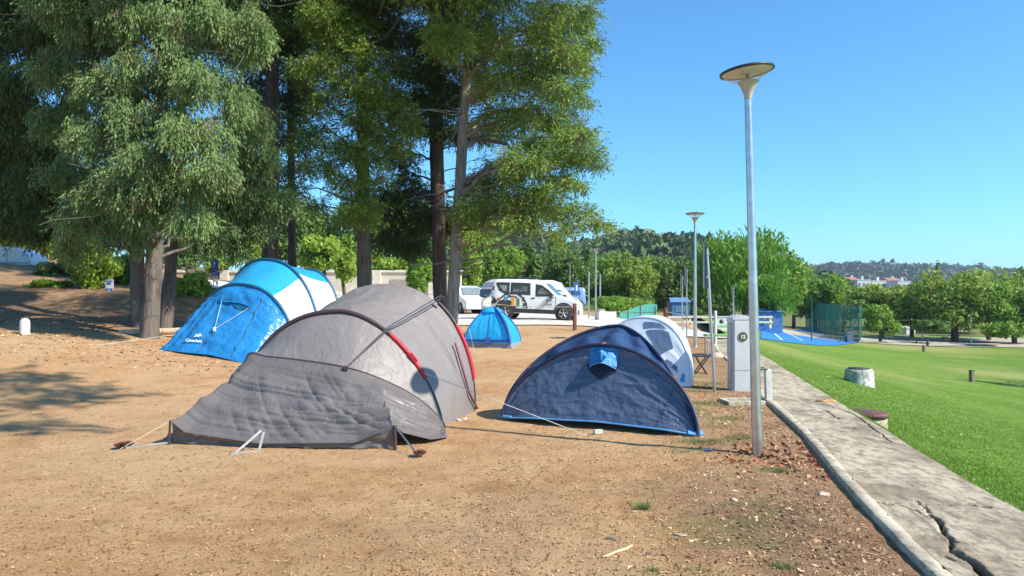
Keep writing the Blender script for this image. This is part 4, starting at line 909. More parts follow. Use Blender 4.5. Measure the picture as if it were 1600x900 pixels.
MB().prism([(-4 * s_, -.3, 0), (4 * s_, -.3, 0), (5 * s_, -.3, 15 * s_), (-5 * s_, -.3, 15 * s_)], (0, .6, 0)).build('body', mat('bin_grey', (.10, .14, .18), .5), T)
MB().box((0, 0, 15.6 * s_), (11 * s_, .66, .07)).build('lid', mat('bin_lid', (.14, .19, .24), .5), T)
# volleyball posts and tapes
q_ = G(1442, 532.5); s_ = q_.y / F; T = thing('volleyball_net', 'leaning white volleyball post with two yellow net tapes over the lawn', 'net', q_)
vp = Vector((-5 * s_, 0, 35 * s_)); MB().tube([(0, 0, 0), vp], .055, 8).build('post', mat('white_paint_post', (.75, .77, .8), .5), T)
yel = mat('yellow_tape', (.50, .55, .14), .6)
lft = Vector(((1318 - 1437) * s_, 1.5, 0)); MB().tube([lft + Vector((0, 0, -.2)), lft + Vector((0, 0, 38 * s_))], .05, 8).build('post', galv2, T)
for z0_, z1_ in ((31 * s_, 33 * s_), (18.5 * s_, 18.5 * s_)):
    a = lft + Vector((0, 0, z0_)); b = Vector((-5 * s_, 0, z1_)); MB().tube([a.lerp(b, t) - Vector((0, 0, .06 * 4 * t * (1 - t))) for t in np.linspace(0, 1, 8)], .045, 5).build('net_tape', yel, T)
q_ = GD(1289, 50); 
# little white hut / steps beyond the lawn
q_ = Vector((0, 0, 0)) + G(1430, 523); s_ = q_.y / F; whs = mat('white_render', (.78, .77, .73), .8); T = thing('white_hut', 'small white hut with slanted stair wall beyond the lawn', 'hut', q_)
MB().box((-7 * s_, 1, 6 * s_), (14 * s_, 2, 12 * s_)).build('wall', whs, T); m = MB(); m.prism([(0, .2, 12 * s_), (3 * s_, .2, 12 * s_), (18 * s_, .2, 22 * s_), (18 * s_, .2, 24 * s_), (0, .2, 24 * s_)], (0, .4, 0)); m.build('stair_wall', whs, T)
MB().box((-5 * s_, -.02, 5 * s_), (3 * s_, .06, 9 * s_)).build('door', mat('hut_door', (.22, .13, .08), .7), T)
# distant houses
tile = mat('roof_tile', (.45, .16, .09), .9); hw = mat('house_white', (.50, .52, .56), .9); hb = mat('house_cream', (.62, .60, .55), .9); wd_ = mat('house_window', (.10, .12, .16), .3)
def house(label, px, d, wpx, p_top, p_base, wallm, roofed=True, n=4):
    x = (px - 800) / F * d; s = d / F; zb = EYE + (457 - p_base - 22) * s; zt_ = EYE + (457 - p_top - 4) * s; w_ = wpx * s; T = thing('house', label, 'house', (x, d, zb), .12)
    H_ = zt_ - zb; MB().box((0, 5, H_ / 2), (w_, 10, H_)).build('wall', wallm, T)
    if roofed: MB().prism([(-w_ / 2 - .4, -.5, H_), (-w_ / 2 - .4, 10.5, H_), (-w_ / 2 - .4, 5, H_ + 1.5)], (w_ + .8, 0, 0)).build('roof', tile, T)
    else: MB().box((0, 5, H_ + .2), (w_ + .4, 10.4, .4)).build('roof', wallm, T)
    MB().box((w_ * .25, 5, H_ + 1.2), (1.2, 1.2, 2.6)).build('chimney', wallm, T)
    for i in range(n):
        for zz_ in (H_ - 2.2, H_ - 5.4): MB().box((-w_ / 2 + w_ * (i + .5) / n, -.03, zz_), (1.1, .1, 1.4)).build('window', wd_, T)
house('distant white house with red roof at the left of the far row', 1334, 420, 18, 433, 440, hb, True, 2); house('distant white flat fronted house with tall end wall', 1350, 410, 22, 434, 445, hw, False, 3)
house('distant cream block between two white houses', 1374, 415, 24, 435.5, 445, hb, False, 3); house('distant red roofed house with chimneys right of the cream block', 1398, 425, 20, 434, 442, hw, True, 3); house('distant white house at the right end of the far row', 1413, 405, 22, 436, 446, hw, False, 3)
# ------------------------------------------------------------ building, stairs, caravan on the terrace (left)
beige = mat('beige_render', (.56, .49, .40), .9, var=.1, vs=.6, bs=.2)
T = thing('boundary_wall', 'long low beige rendered wall behind the trees', 'wall', (-13, 44, 0)); zg = .02
MB().box((-3.5, 0, zg + 1.3), (27, .4, 2.9)).build('wall', beige, T); MB().box((-3.5, 0, zg + 2.83), (27.2, .6, .14)).build('coping', mat('coping', (.62, .57, .48), .9), T)
for x in (-14, -9, -4, 1, 5, 8.3): MB().box((x, -.28, zg + 1.35), (.5, .25, 3.1)).build('pillar', mat('pillar_render', (.60, .53, .44), .9), T)
for x in (6.6,): MB().box((x, -.22, zg + 1.9), (1.6, .06, .9)).build('louvre', mat('louvre', (.30, .26, .21), .8), T)
brick = mat('terracotta_step', (.38, .20, .12), .9); rail_b = mat('rail_brown', (.12, .055, .035), .7)
q_ = GD(330, 34); q_.z = EYE + (457 - 452) / F * 34; T = thing('staircase', 'terracotta steps with brown timber railing behind the blue tent', 'stairs', q_)
for k in range(8): MB().box((.25 - .17 * k + .1, .3 * 0, -.35 + .11 * k), (.5 + .17 * k * 0, 1.0, .14)).build('step', brick, T)
MB().tube([(.55, -.6, .3), (-.95, -.6, 1.15)], .03, 6).build('handrail', rail_b, T); MB().tube([(.55, -.6, .05), (-.95, -.6, .85)], .02, 6).build('rail', rail_b, T)
for k in range(4): MB().box((.5 - .45 * k, -.6, -.05 + .26 * k), (.06, .06, .8)).build('post', rail_b, T)
cv = mat('caravan_grey', (.62, .64, .66), .5, var=.06); cw = mat('caravan_window', (.16, .19, .24), .15)
q_ = P(16, 415, 31); T = thing('caravan', 'rounded pale caravan on the terrace at the left edge', 'caravan', (q_.x, q_.y, q_.z), .15)
prof = [(-2.2, 0), (-2.2, .5), (-1.9, .72), (-.3, .80), (.5, .72), (1.0, .45), (1.15, .2), (1.2, 0)]
MB().prism([(x, -.8, z) for x, z in prof], (0, 1.6, 0)).build('body', cv, T); MB().box((-.55, -.81, .45), (.62, .03, .38)).build('window', cw, T)
MB().box((.25, -.81, .36), (.02, .03, .62)).build('door_seam', ped_d, T); MB().box((-.5, -.81, .1), (3.2, .03, .05)).build('side_strip', ped_d, T)
# ================================================================== VEHICLES
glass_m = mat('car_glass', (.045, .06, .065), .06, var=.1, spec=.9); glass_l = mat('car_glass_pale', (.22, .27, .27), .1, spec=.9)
tyre = mat('tyre', (.02, .02, .02), .85); rim_m = mat('alloy_rim', (.5, .5, .52), .3, .7); plast = mat('dark_plastic', (.035, .035, .04), .6); lampw = mat('headlight_glass', (.7, .75, .8), .1); lampr = mat('tail_light', (.35, .02, .02), .2)
def wheel(T, x, y, r, sgn):
    W = MB().lathe([(r * .66, -.1), (r * .93, -.1), (r, -.07), (r, .07), (r * .93, .1), (r * .66, .1)], 28, M=Matrix.Translation((x, y, r)) @ Matrix.Rotation(R(90), 4, 'X')).build('wheel', tyre, T)
    m = MB(); Mx = Matrix.Translation((x, y, r)) @ Matrix.Rotation(R(90), 4, 'X')
    m.lathe([(r * .67, .09 * sgn), (r * .6, .07 * sgn), (r * .57, .02 * sgn), (r * .1, .02 * sgn)], 24, M=Mx, m=0)
    for k in range(5):
        a = k * 2 * math.pi / 5 + .3
        for da in (-.13, .13):
            m.tube([Mx @ Vector((r * .12 * math.cos(a), r * .12 * math.sin(a), .085 * sgn)), Mx @ Vector((r * .62 * math.cos(a + da), r * .62 * math.sin(a + da), .085 * sgn))], .018, 5, 1)
    m.lathe([(r * .16, .08 * sgn), (r * .13, .1 * sgn), (0, .1 * sgn)], 14, M=Mx, m=1); m.lathe([(r * .67, .1 * sgn), (r * .62, .1 * sgn)], 24, M=Mx, m=1)
    o = m.build('rim', [plast, rim_m], W)
def vehicle(name, label, cat, loc, rz, L, W, prof, belt, paint, axles, wr, wins, bottom=.28, tumble=.16, glass=None):
    T = thing(name, label, cat, loc, rz); px_ = [p[0] for p in prof]; pz_ = [p[1] for p in prof]; hz = lambda x: float(np.interp(x, px_, pz_))
    xs = np.unique(np.concatenate([np.linspace(-L / 2, L / 2, 60), px_])); Z_max = max(pz_)
    def endr(x): return 1 - .10 * max(0, (abs(x) - (L / 2 - .35)) / .35) ** 2
    def hwid(x, z):
        e = endr(x) * W / 2
        return e * (1 - .04 * max(0, (.5 - z) / .3)) if z < belt else e - tumble * (z - belt) / (1.8 - belt)
    n = 9; rings = []
    for x in xs:
        zt_ = hz(x); zb_ = bottom
        zs = [zb_, .5, (belt + .5) / 2, min(belt, zt_ - .06), min(belt, zt_ - .06) + (zt_ - .05 - min(belt, zt_ - .06)) * .6, zt_ - .04, zt_ - .008, zt_]
        ys_ = [hwid(x, z) for z in zs[:6]] + [hwid(x, zt_) - .05, hwid(x, zt_) - .16]
        pts = [(x, -y, z) for y, z in zip(ys_, zs)] + [(x, 0, zt_ + .015)] + [(x, y, z) for y, z in list(zip(ys_, zs))[::-1]]
        rings.append(pts)
    m = MB(); k = len(rings[0]); vs = [p for r in rings for p in r]
    fs = [[i * k + j, i * k + j + 1, (i + 1) * k + j + 1, (i + 1) * k + j] for i in range(len(rings) - 1) for j in range(k - 1)]
    fs += [[i * k, (i + 1) * k, (i + 1) * k + k - 1, i * k + k - 1] for i in range(len(rings) - 1)]
    m.add(vs, fs, 0, True); m.add(rings[0], [list(range(k))]); m.add(rings[-1], [list(range(k))[::-1]]); m.build('body', paint, T)
    for nm, poly, mt in wins:
        for sg in (-1, 1):
            m = MB(); m.prism([(x, sg * (hwid(x, z) + .004), z) for x, z in poly], (0, sg * .008, 0)); m.build(nm, mt, T)
    for ax_ in axles:
        for sg in (-1, 1):
            m = MB(); Mx = Matrix.Translation((ax_, sg * (W / 2 - .05), wr)) @ Matrix.Rotation(R(90), 4, 'X')
            m.lathe([(0, -.06), (wr * 1.22, -.06), (wr * 1.25, 0), (wr * 1.22, .06), (0, .06)], 28, M=Mx, sm=False); m.build('wheel_arch', plast, T)
            wheel(T, ax_, sg * (W / 2 - .06), wr, -sg if True else sg)
    return T, hz, hwid
vw = mat('white_paint', (.78, .79, .80), .22, var=.02, spec=.7)
L_ = 4.40
prof = [(-2.2, 1.0), (-2.17, 1.55), (-2.08, 1.77), (-1.9, 1.83), (-.6, 1.86), (.05, 1.83), (.42, 1.72), (.72, 1.48), (1.05, 1.20), (1.22, 1.09), (1.7, 1.0), (2.0, .92), (2.12, .82), (2.2, .55)]
vp_ = Vector((1.15, 33.9, 0)); vp_.z = h(vp_.x, vp_.y) + .03
wins = [('rear_side_window', [(-1.97, 1.64), (-1.9, 1.69), (-1.28, 1.70), (-1.28, 1.14), (-1.5, 1.15), (-1.80, 1.30)], glass_m), ('sliding_door_window', [(-1.22, 1.70), (-.26, 1.69), (-.22, 1.13), (-1.22, 1.14)], glass_m),
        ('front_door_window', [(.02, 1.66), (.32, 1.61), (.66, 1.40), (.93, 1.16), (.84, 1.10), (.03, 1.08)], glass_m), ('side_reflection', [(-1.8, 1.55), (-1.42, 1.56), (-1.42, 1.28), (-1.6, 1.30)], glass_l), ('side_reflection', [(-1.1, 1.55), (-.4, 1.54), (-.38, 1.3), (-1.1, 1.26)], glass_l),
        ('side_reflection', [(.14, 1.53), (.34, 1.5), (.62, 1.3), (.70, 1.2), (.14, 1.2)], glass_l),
        ('sill_cladding', [(-1.2, .30), (1.2, .30), (1.2, .48), (-1.2, .50)], plast), ('rear_bumper', [(-2.19, .32), (-1.7, .32), (-1.75, .72), (-2.19, .80)], plast), ('tail_light', [(-2.185, .95), (-2.06, .95), (-2.05, 1.5), (-2.15, 1.5)], lampr),
        ('front_bumper', [(1.85, .32), (2.18, .32), (2.18, .50), (1.95, .55)], plast), ('headlight', [(1.78, .86), (2.05, .84), (2.12, .74), (1.95, .72)], lampw),
        ('door_handle', [(-.18, .96), (.0, .97), (.0, 1.02), (-.18, 1.02)], plast), ('sliding_door_handle', [(-.62, .84), (-.52, .84), (-.50, 1.03), (-.60, 1.03)], plast), ('door_seam', [(-.20, .55), (-.185, .55), (-.185, 1.68), (-.20, 1.68)], plast),
        ('door_seam', [(1.02, .55), (1.035, .55), (1.035, 1.1), (1.02, 1.1)], plast)]
VT, hz, hwid = vehicle('parked_van', 'white van with coloured stripe emblem on its flank parked on the gravel track', 'van', vp_, R(-11), L_, 1.76, prof, 1.08, vw, (-1.45, 1.42), .335, wins)
VT.rotation_euler = (0, R(1.8), R(-11)); VT.scale = (.92, .95, .97)
m = MB(); yy = .72
m.prism([(1.12, -yy, 1.12), (1.12, yy, 1.12), (.50, yy - .09, 1.66), (.50, -yy + .09, 1.66)], (.03, 0, .03)); m.build('windscreen', glass_m, VT)
for sg in (-1, 1):
    m = MB(); m.tube([(-1.9, sg * .66, 1.84), (-1.8, sg * .66, 1.93), (-.0, sg * .66, 1.93), (.15, sg * .66, 1.85)], .02, 6); m.build('roof_rail', plast, VT)
    m = MB(); m.box((.80, sg * .98, 1.10), (.12, .2, .17)); m.build('wing_mirror', plast, VT)
# stripes like book spines under two dark arcs
def flank(poly, m_, name, off=.012): 
    MB().prism([(x, -(hwid(x, z) + off), z) for x, z in poly], (0, -.004, 0)).build(name, m_, VT)
cols = {'red': (.6, .07, .04), 'blue': (.06, .3, .55), 'orange': (.8, .3, .03), 'green': (.12, .22, .04), 'navy': (.06, .06, .14)}
for (x, zb_, zt_, c) in ((-1.78, .82, .95, 'red'), (-1.45, .83, 1.02, 'blue'), (-1.08, .62, 1.02, 'orange'), (-.82, .56, .95, 'green'), (-.50, .55, .74, 'navy')):
    flank([(x - .075, zb_), (x + .075, zb_), (x + .075, zt_), (x - .075, zt_ + .02)], mat('stripe_' + c, cols[c], .4), c + '_stripe')
def arc_band(cx, cz, r1_, r2_, a0_, a1_, nm):
    m = MB(); n = 24
    for k in range(n):
        t0, t1 = a0_ + (a1_ - a0_) * k / n, a0_ + (a1_ - a0_) * (k + 1) / n
        poly = [(cx + r1_ * math.cos(t0), cz + r1_ * math.sin(t0)), (cx + r2_ * math.cos(t0), cz + r2_ * math.sin(t0)), (cx + r2_ * math.cos(t1), cz + r2_ * math.sin(t1)), (cx + r1_ * math.cos(t1), cz + r1_ * math.sin(t1))]
        m.add([(x, -(hwid(x, z) + .013), z) for x, z in poly], [[0, 1, 2, 3]])
    m.build(nm, plast, VT)
arc_band(-1.12, .45, .72, .79, R(5), R(140), 'emblem_arc'); arc_band(-1.12, .42, .60, .66, R(65), R(125), 'emblem_arc')
arc_band(-1.45, .335, .42, .56, R(0), R(180), 'arch_trim'); arc_band(1.42, .335, .42, .50, R(0), R(180), 'arch_trim')
flank([(-2.15, 1.10), (-1.2, 1.08), (-1.2, 1.12), (-2.15, 1.14)], plast, 'waist_line'); flank([(-2.18, .7), (-2.02, .62), (-1.85, .8), (-2.05, 1.0)], plast, 'rear_corner_patch')
flank([(.28, .55), (.42, .56), (.98, 1.08), (.86, 1.1)], mat('grey_decal', (.40, .41, .42), .5), 'diagonal_decal')
MX = Matrix.Translation((.72, -(hwid(.72, .8) + .018), .80)) @ Matrix.Rotation(R(90), 4, 'X')
m = MB(); 
for k in range(7):
    a = R(20 + k * 24); m.box(MX @ Vector((.15 * math.cos(a), .15 * math.sin(a), 0)), (.04, .006, .04), ry=-a)
for k_ in (-.09, .0, .09): m.box(MX @ Vector((k_, -.08, 0)), (.05, .006, .07), ry=.4 * k_ * 10)
m.build('round_emblem', plast, VT)
# other vehicles
pw2 = mat('white_blue_paint', (.70, .76, .82), .25); bl2 = mat('blue_car_paint', (.22, .34, .50), .25); gr2 = mat('pale_grey_paint', (.55, .55, .54), .35); bl3 = mat('camper_blue', (.22, .36, .62), .4)
def simple(label, px, d, rz, prof, L, W, paint, wins, axles, cat='car', name='parked_car', wr=.31, belt=.95, py=None):
    b = GD(px, d); b.z += .03
    return vehicle(name, label, cat, b, rz, L, W, prof, belt, paint, axles, wr, wins)
mini = [(-2.1, .8), (-2.05, 1.3), (-1.8, 1.52), (-.4, 1.62), (.4, 1.5), (1.0, 1.08), (1.3, .98), (1.9, .85), (2.1, .6)]
w_m = [('side_window', [(-1.8, 1.42), (-.6, 1.5), (-.6, 1.02), (-1.9, 1.02)], glass_m), ('side_window', [(-.52, 1.5), (.3, 1.42), (.85, 1.05), (-.52, 1.02)], glass_m), ('headlight', [(1.6, .8), (1.95, .76), (2.0, .66), (1.7, .66)], lampw), ('bumper', [(-2.05, .3), (2.05, .3), (2.05, .4), (-2.05, .4)], plast)]
T, _, _ = simple('pale white blue hatchback parked right of the leaning trunk', 731, 44, R(-68), mini, 4.2, 1.75, pw2, w_m, (-1.3, 1.3))
MB().prism([(1.05, -.62, 1.08), (1.05, .62, 1.08), (.42, .55, 1.49), (.42, -.55, 1.49)], (.04, 0, .03)).build('windscreen', glass_l, T)
T, _, _ = simple('blue grey car parked behind the white blue hatchback', 742, 54, R(-50), mini, 4.2, 1.75, bl2, w_m, (-1.3, 1.3))
MB().prism([(1.05, -.62, 1.08), (1.05, .62, 1.08), (.42, .55, 1.49), (.42, -.55, 1.49)], (.04, 0, .03)).build('windscreen', glass_m, T)
camp = [(-2.9, .8), (-2.9, 2.3), (-2.6, 2.62), (.9, 2.62), (1.55, 2.4), (1.75, 2.0), (2.0, 1.75), (2.5, 1.15), (3.0, 1.0), (3.1, .6)]
cam2 = [(x * .72, z * .72 + .12) for x, z in camp]
w_c = [('cab_window', [(1.05, 1.42), (1.35, 1.36), (1.7, 1.0), (1.05, 1.0)], glass_m), ('side_window', [(-1.3, 1.6), (-.4, 1.6), (-.4, 1.2), (-1.3, 1.2)], glass_m), ('bumper', [(-2.05, .3), (2.15, .3), (2.15, .5), (-2.05, .5)], plast)]
T, _, _ = simple('cream camper van with dark windscreen parked behind the white van tail', 792, 44, R(215), cam2, 4.4, 1.9, mat('camper_cream', (.62, .58, .50), .4), w_c, (-1.35, 1.35), 'camper van', 'camper_van', .34, 1.2)
MB().prism([(1.84, -.8, .97), (1.84, .8, .97), (1.46, .75, 1.40), (1.46, -.75, 1.40)], (.04, 0, .03)).build('windscreen', glass_m, T)
T, _, _ = simple('white motorhome seen over the white van bonnet', 848, 47, R(-12), cam2, 4.4, 1.9, vw, w_c, (-1.35, 1.35), 'motorhome', 'motorhome', .34, 1.2)
T, _, _ = simple('light blue box van beyond the white van nose', 884, 60, R(180), [(-1.5, .8), (-1.5, 1.6), (-1.35, 1.75), (.8, 1.75), (1.0, 1.65), (1.3, 1.2), (1.5, 1.0), (1.55, .6)], 3.1, 1.7, bl3, [('side_window', [(-1.1, 1.5), (.5, 1.5), (.5, 1.15), (-1.1, 1.15)], glass_m), ('bumper', [(-1.5, .3), (1.5, .3), (1.5, .5), (-1.5, .5)], plast)], (-1., 1.), 'van', 'box_van', .33, 1.2)
# ================================================================== TREES
bark_g = barkmat('grey_bark', (.06, .045, .036), (.24, .195, .165), 1, (.17, .14, .12)); bark_d = barkmat('dark_bark', (.05, .036, .03), (.15, .11, .09)); bark_r = barkmat('orange_bark', (.16, .06, .03), (.36, .15, .08))
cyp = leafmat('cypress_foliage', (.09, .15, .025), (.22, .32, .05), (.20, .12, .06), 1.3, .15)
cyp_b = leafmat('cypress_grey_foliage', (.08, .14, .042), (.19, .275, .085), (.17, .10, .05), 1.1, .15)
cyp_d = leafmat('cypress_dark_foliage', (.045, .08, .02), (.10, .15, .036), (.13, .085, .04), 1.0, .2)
def sprays(lobes, n_per, leaf, droop, rng, out=.55, k=9, spray_len=.5, shell=.5, width=.26):
    C = []; A = []; S_ = []
    for (c, r) in lobes:
        c = np.array(c, float); r = np.array(r, float); n = max(6, int(n_per * (r[0] * r[2]) ** 1.0 * (1.25 if r[0] < .75 else .45)))
        d = rng.normal(size=(n, 3)); d /= np.linalg.norm(d, axis=1, keepdims=True)
        rad = rng.random(n) ** (shell)
        p = c + d * r * rad[:, None]; a = d * out * np.array([1, 1, .5]) + rng.normal(size=(n, 3)) * .35; a[:, 2] -= droop
        a /= np.linalg.norm(a, axis=1, keepdims=True); C.append(p); A.append(a); S_.append(np.full(n, 1.) * rng.uniform(.6, 1.25, n))
    C = np.concatenate(C); A = np.concatenate(A); S_ = np.concatenate(S_); n = len(C)
    t = np.tile((np.arange(k) + .5) / k, n); I = np.repeat(np.arange(n), k)
    ax = A[I]; perp = rng.normal(size=(n * k, 3)); perp -= ax * (perp * ax).sum(1, keepdims=True); perp /= np.linalg.norm(perp, axis=1, keepdims=True)
    b = C[I] + ax * (t * spray_len * S_[I])[:, None] + perp * .02; d = ax * .75 + perp * rng.uniform(.2, .7, (n * k, 1)); d[:, 2] -= droop * .25
    d /= np.linalg.norm(d, axis=1, keepdims=True); L = (leaf * S_[I] * rng.uniform(.6, 1.3, n * k))[:, None]
    w_ = np.cross(d, rng.normal(size=d.shape)); w_ /= np.linalg.norm(w_, axis=1, keepdims=True)
    V = np.stack([b, b + d * L * .5 + w_ * L * width, b + d * L, b + d * L * .5 - w_ * L * width], 1).reshape(-1, 3)
    rv = np.repeat(np.clip(np.repeat(rng.random(n), k) * .6 + rng.random(n * k) * .4, 0, 1), 4)
    return V, np.arange(n * k * 4).reshape(-1, 4), rv
def limb(m, a, b, r0, r1, sag, rng, n=7, mi=0, sides=6):
    a, b = Vector(a), Vector(b); pts = []; d = (b - a)
    for i in range(n):
        t = i / (n - 1); p = a.lerp(b, t); p.z += sag * math.sin(math.pi * t) * d.length; j = .04 * d.length * (0 < i < n - 1)
        pts.append(p + Vector((rng.normal() * j, rng.normal() * j, rng.normal() * j * .6)))
    m.tube(pts, [r0 + (r1 - r0) * i / (n - 1) for i in range(n)], sides, mi)
def conifer(label, trunk_lists, lobes_px, fol, bark, seed, d0, dj=1.6, leaf=.16, n_per=60, droop=.8, name='cypress_tree', lb=-.4, vz=1, extra=(), extra_bark=None, spray=.5, cat='tree', k=9, sub=3, dead=0, out=.55):
    rng = np.random.default_rng(seed); base = Vector(trunk_lists[0][0][0:3]); T = thing(name, label, cat, base)
    tr = MB()
    for pts in trunk_lists: 
        P_ = bez([p for p in pts], 26); rr = P_[:, 3] * (1 + .05 * rng.normal(size=26)); rr[0] *= 1.25; tr.tube([tuple(p[:3]) for p in P_], list(rr), 14)
    lobes = []; main = bez(trunk_lists[0], 40)
    for it in lobes_px:
        px, py, r = it[:3]; dd = d0 + lb + (it[3] if len(it) > 3 else rng.uniform(-dj, dj)); c = np.array(P(px, py, dd)); rm = r / F * dd
        lobes.append((c, (rm * .8, rm * .9, rm * .5)))
        for q in range(sub + 5):
            u_ = rng.normal(size=3); u_ /= np.linalg.norm(u_); s_ = rm * rng.uniform(.24, .42); lobes.append((c + u_ * rm * np.array([.85, .9, .6]) * rng.uniform(.6, 1.05), (s_ / vz ** .5, s_ / vz ** .5, s_ * .55 * vz)))
        zc = c[2] - rm * .1; src = main[np.argmin(abs(main[:, 2] - min(main[-1, 2], max(main[0, 2] + 1.5, zc - .25 * np.linalg.norm(c[:2] - main[0, :2])))))]
        limb(tr, src[:3], c, max(.025, min(.11, rm * .06 + .02)), .012, .06, rng)
        for _ in range(2): limb(tr, c + rng.normal(size=3) * rm * .3, c + rng.normal(size=3) * rm * .8, .012, .004, -.05, rng, 5, 0, 4)
    for c, r in extra:
        lobes.append((np.array(c), r)); src = main[np.argmin(abs(main[:, 2] - c[2] + .5))]; limb(tr, src[:3], c, .05, .012, .05, rng)
    for _ in range(dead):
        s_ = main[rng.integers(6, 34)]; a_ = rng.uniform(0, 6.28); l_ = rng.uniform(.6, 2.2); limb(tr, s_[:3], (s_[0] + l_ * math.cos(a_), s_[1] + l_ * math.sin(a_), s_[2] + rng.uniform(-.5, .6)), .022, .005, .03, rng, 6, 0, 4)
    tr.build('trunk', bark, T, True)
    V, Q, rv = sprays(lobes, n_per * 6.2, leaf * .70, droop, rng, k=k + 4, spray_len=spray, out=out, width=.14); print('LEAVES', label, len(Q)); fast('crown', V, Q, fol, T, attrs={'rnd': rv}); return T
def upper(cx, cy, z0_, z1_, r0_, r1_, n, rng):             # crown above the frame
    out = []
    for i in range(n):
        t = (i + .5) / n; a = i * 2.4; r = r0_ + (r1_ - r0_) * t; q = r * rng.uniform(.2, .75); out.append(((cx + q * math.cos(a), cy + q * math.sin(a), z0_ + (z1_ - z0_) * t), (r * .5, r * .5, r * .32)))
    return out
rg = np.random.default_rng(5)
def tb_(px, d, py_t, r0, r1, px_t=None, dz=-.2, mid=None, d_t=None):    # trunk polyline
    b = GD(px, d); t = P(px_t or px, py_t, d_t or d); pts = [(b.x, b.y, b.z + dz, r0)]
    if mid: q = P(mid[0], mid[1], d); pts.append((q.x, q.y, q.z, (r0 + r1) / 2 + .02))
    pts.append((t.x, t.y, t.z, r1)); return pts
# A: big near cypress with three trunks
def scat(n, x0, x1, y0, y1, r0, r1, rng, ok=None, dd=1.6):
    o = []
    while len(o) < n:
        x, y = rng.uniform(x0, x1), rng.uniform(y0, y1)
        if ok is None or ok(x, y): o.append((x, y, rng.uniform(r0, r1), rng.uniform(-dd, dd)))
    return o
LA = [(130, 330, 45, -1), (165, 290, 50, -1.4), (115, 375, 28, -.3), (190, 350, 40, -1.2), (210, 300, 60, -1.8), (160, 210, 60, -1), (225, 180, 60, -1.5), (300, 200, 60, -2), (330, 260, 55, -2), (370, 280, 50, 1.2), (400, 300, 38, 1.5),
      (345, 325, 46, 1.4), (395, 345, 32, 1.8), (365, 372, 28, 1.8), (325, 370, 30, 1.2), (300, 335, 36, -1.9), (250, 315, 26, -1.5), (430, 305, 28, 1.6), (170, 130, 60, -1), (250, 90, 70, -1.5), (330, 120, 70, -1.6), (390, 180, 50, 0), (400, 230, 45, 1),
      (210, 30, 70, -1), (300, 20, 75, -1.5), (380, 50, 60, -1), (150, 50, 55, 0), (230, 245, 50, -2), (280, 270, 30, -2), (110, 260, 40, 0), (100, 180, 50, .5), (105, 110, 55, 0)]
LA = [x for x in LA] + scat(18, 110, 420, -150, -10, 50, 80, rg)
bA = GD(235, 17.5)
A_ = conifer('tallest leafy cypress at left with three clustered grey trunks', [tb_(232, 17.4, -120, .21, .11, 262, mid=(242, 380)), tb_(218, 19.2, 60, .19, .10, 200, mid=(213, 380)), tb_(258, 19.0, 80, .17, .09, 290, mid=(268, 400))],
    LA, cyp_b, bark_g, 1, 17.8, leaf=.125, n_per=165, droop=1.3, vz=2.2, extra=upper(bA.x + .3, 17.6, 10, 15.5, 3.0, 1.2, 12, rg), spray=.42, dead=14)
q_ = P(262, 300, 17.1); T = MB().tube([q_ + Vector((-.12, -.1, -.5)), q_ + Vector((0, -.12, 0)), q_ + Vector((-.02, -.05, .5))], [.10, .17, .09], 10).build('bark_patch', bark_r, A_, True)
# left dark trees
LB = scat(26, -60, 120, -60, 330, 50, 85, rg, lambda x, y: not (20 < x < 110 and 60 < y < 150), 2.2) + [(10, 180, 50, 0), (60, 250, 55, 0), (20, 300, 55, 0), (60, 345, 40, 1), (-20, 60, 60, 0), (140, 20, 50, 1), (105, 330, 35, 1)]
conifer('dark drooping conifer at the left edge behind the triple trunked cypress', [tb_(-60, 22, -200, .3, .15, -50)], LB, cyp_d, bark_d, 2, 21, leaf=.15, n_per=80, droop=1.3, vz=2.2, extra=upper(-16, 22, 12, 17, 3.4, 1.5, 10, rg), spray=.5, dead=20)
# B, C, D: middle row
LBB = [(380, 60, 60, 0), (430, 90, 60), (480, 70, 55), (440, 20, 70), (390, 130, 45, .5), (430, 260, 26, 1), (470, 150, 40, .8), (415, 200, 30, 1)] + scat(14, 370, 540, -180, 0, 50, 80, rg)
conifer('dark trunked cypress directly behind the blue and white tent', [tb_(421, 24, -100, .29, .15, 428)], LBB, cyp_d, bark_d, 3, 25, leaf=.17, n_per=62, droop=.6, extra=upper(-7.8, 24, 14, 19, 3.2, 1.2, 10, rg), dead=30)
LC = scat(10, 400, 520, -150, 60, 45, 70, rg) + [(455, 210, 35, .5), (460, 130, 45), (440, 175, 40), (475, 255, 24), (400, 150, 40)]
conifer('slender cypress trunk right of the dark one behind the blue and white tent', [tb_(457, 27, -100, .16, .09, 452)], LC, cyp_d, bark_d, 4, 27.5, leaf=.18, n_per=42, droop=.6, dead=30)
LD = [(500, 110, 50, -1), (545, 80, 50, -1), (560, 130, 45, -1), (600, 150, 42, -1), (625, 175, 32, -1), (600, 205, 34, -1), (560, 180, 38, -1), (575, 235, 36, -1), (625, 225, 20, -1), (530, 230, 34, -1), (550, 285, 36, -1.2), (565, 320, 30, -1.2), (540, 345, 16, -1.2), (575, 345, 16, -1), (500, 260, 24, -1), (490, 200, 24, -.5),
      (505, 160, 30, -1), (470, 230, 20, -.6), (460, 290, 20, 0), (500, 320, 16, 0), (520, 40, 55, -1), (580, 40, 50, 0), (470, 40, 45, 0), (610, 100, 30, -.5), (645, 195, 14, -1), (600, 275, 16, -1)] + scat(12, 470, 620, -160, 0, 45, 70, rg)
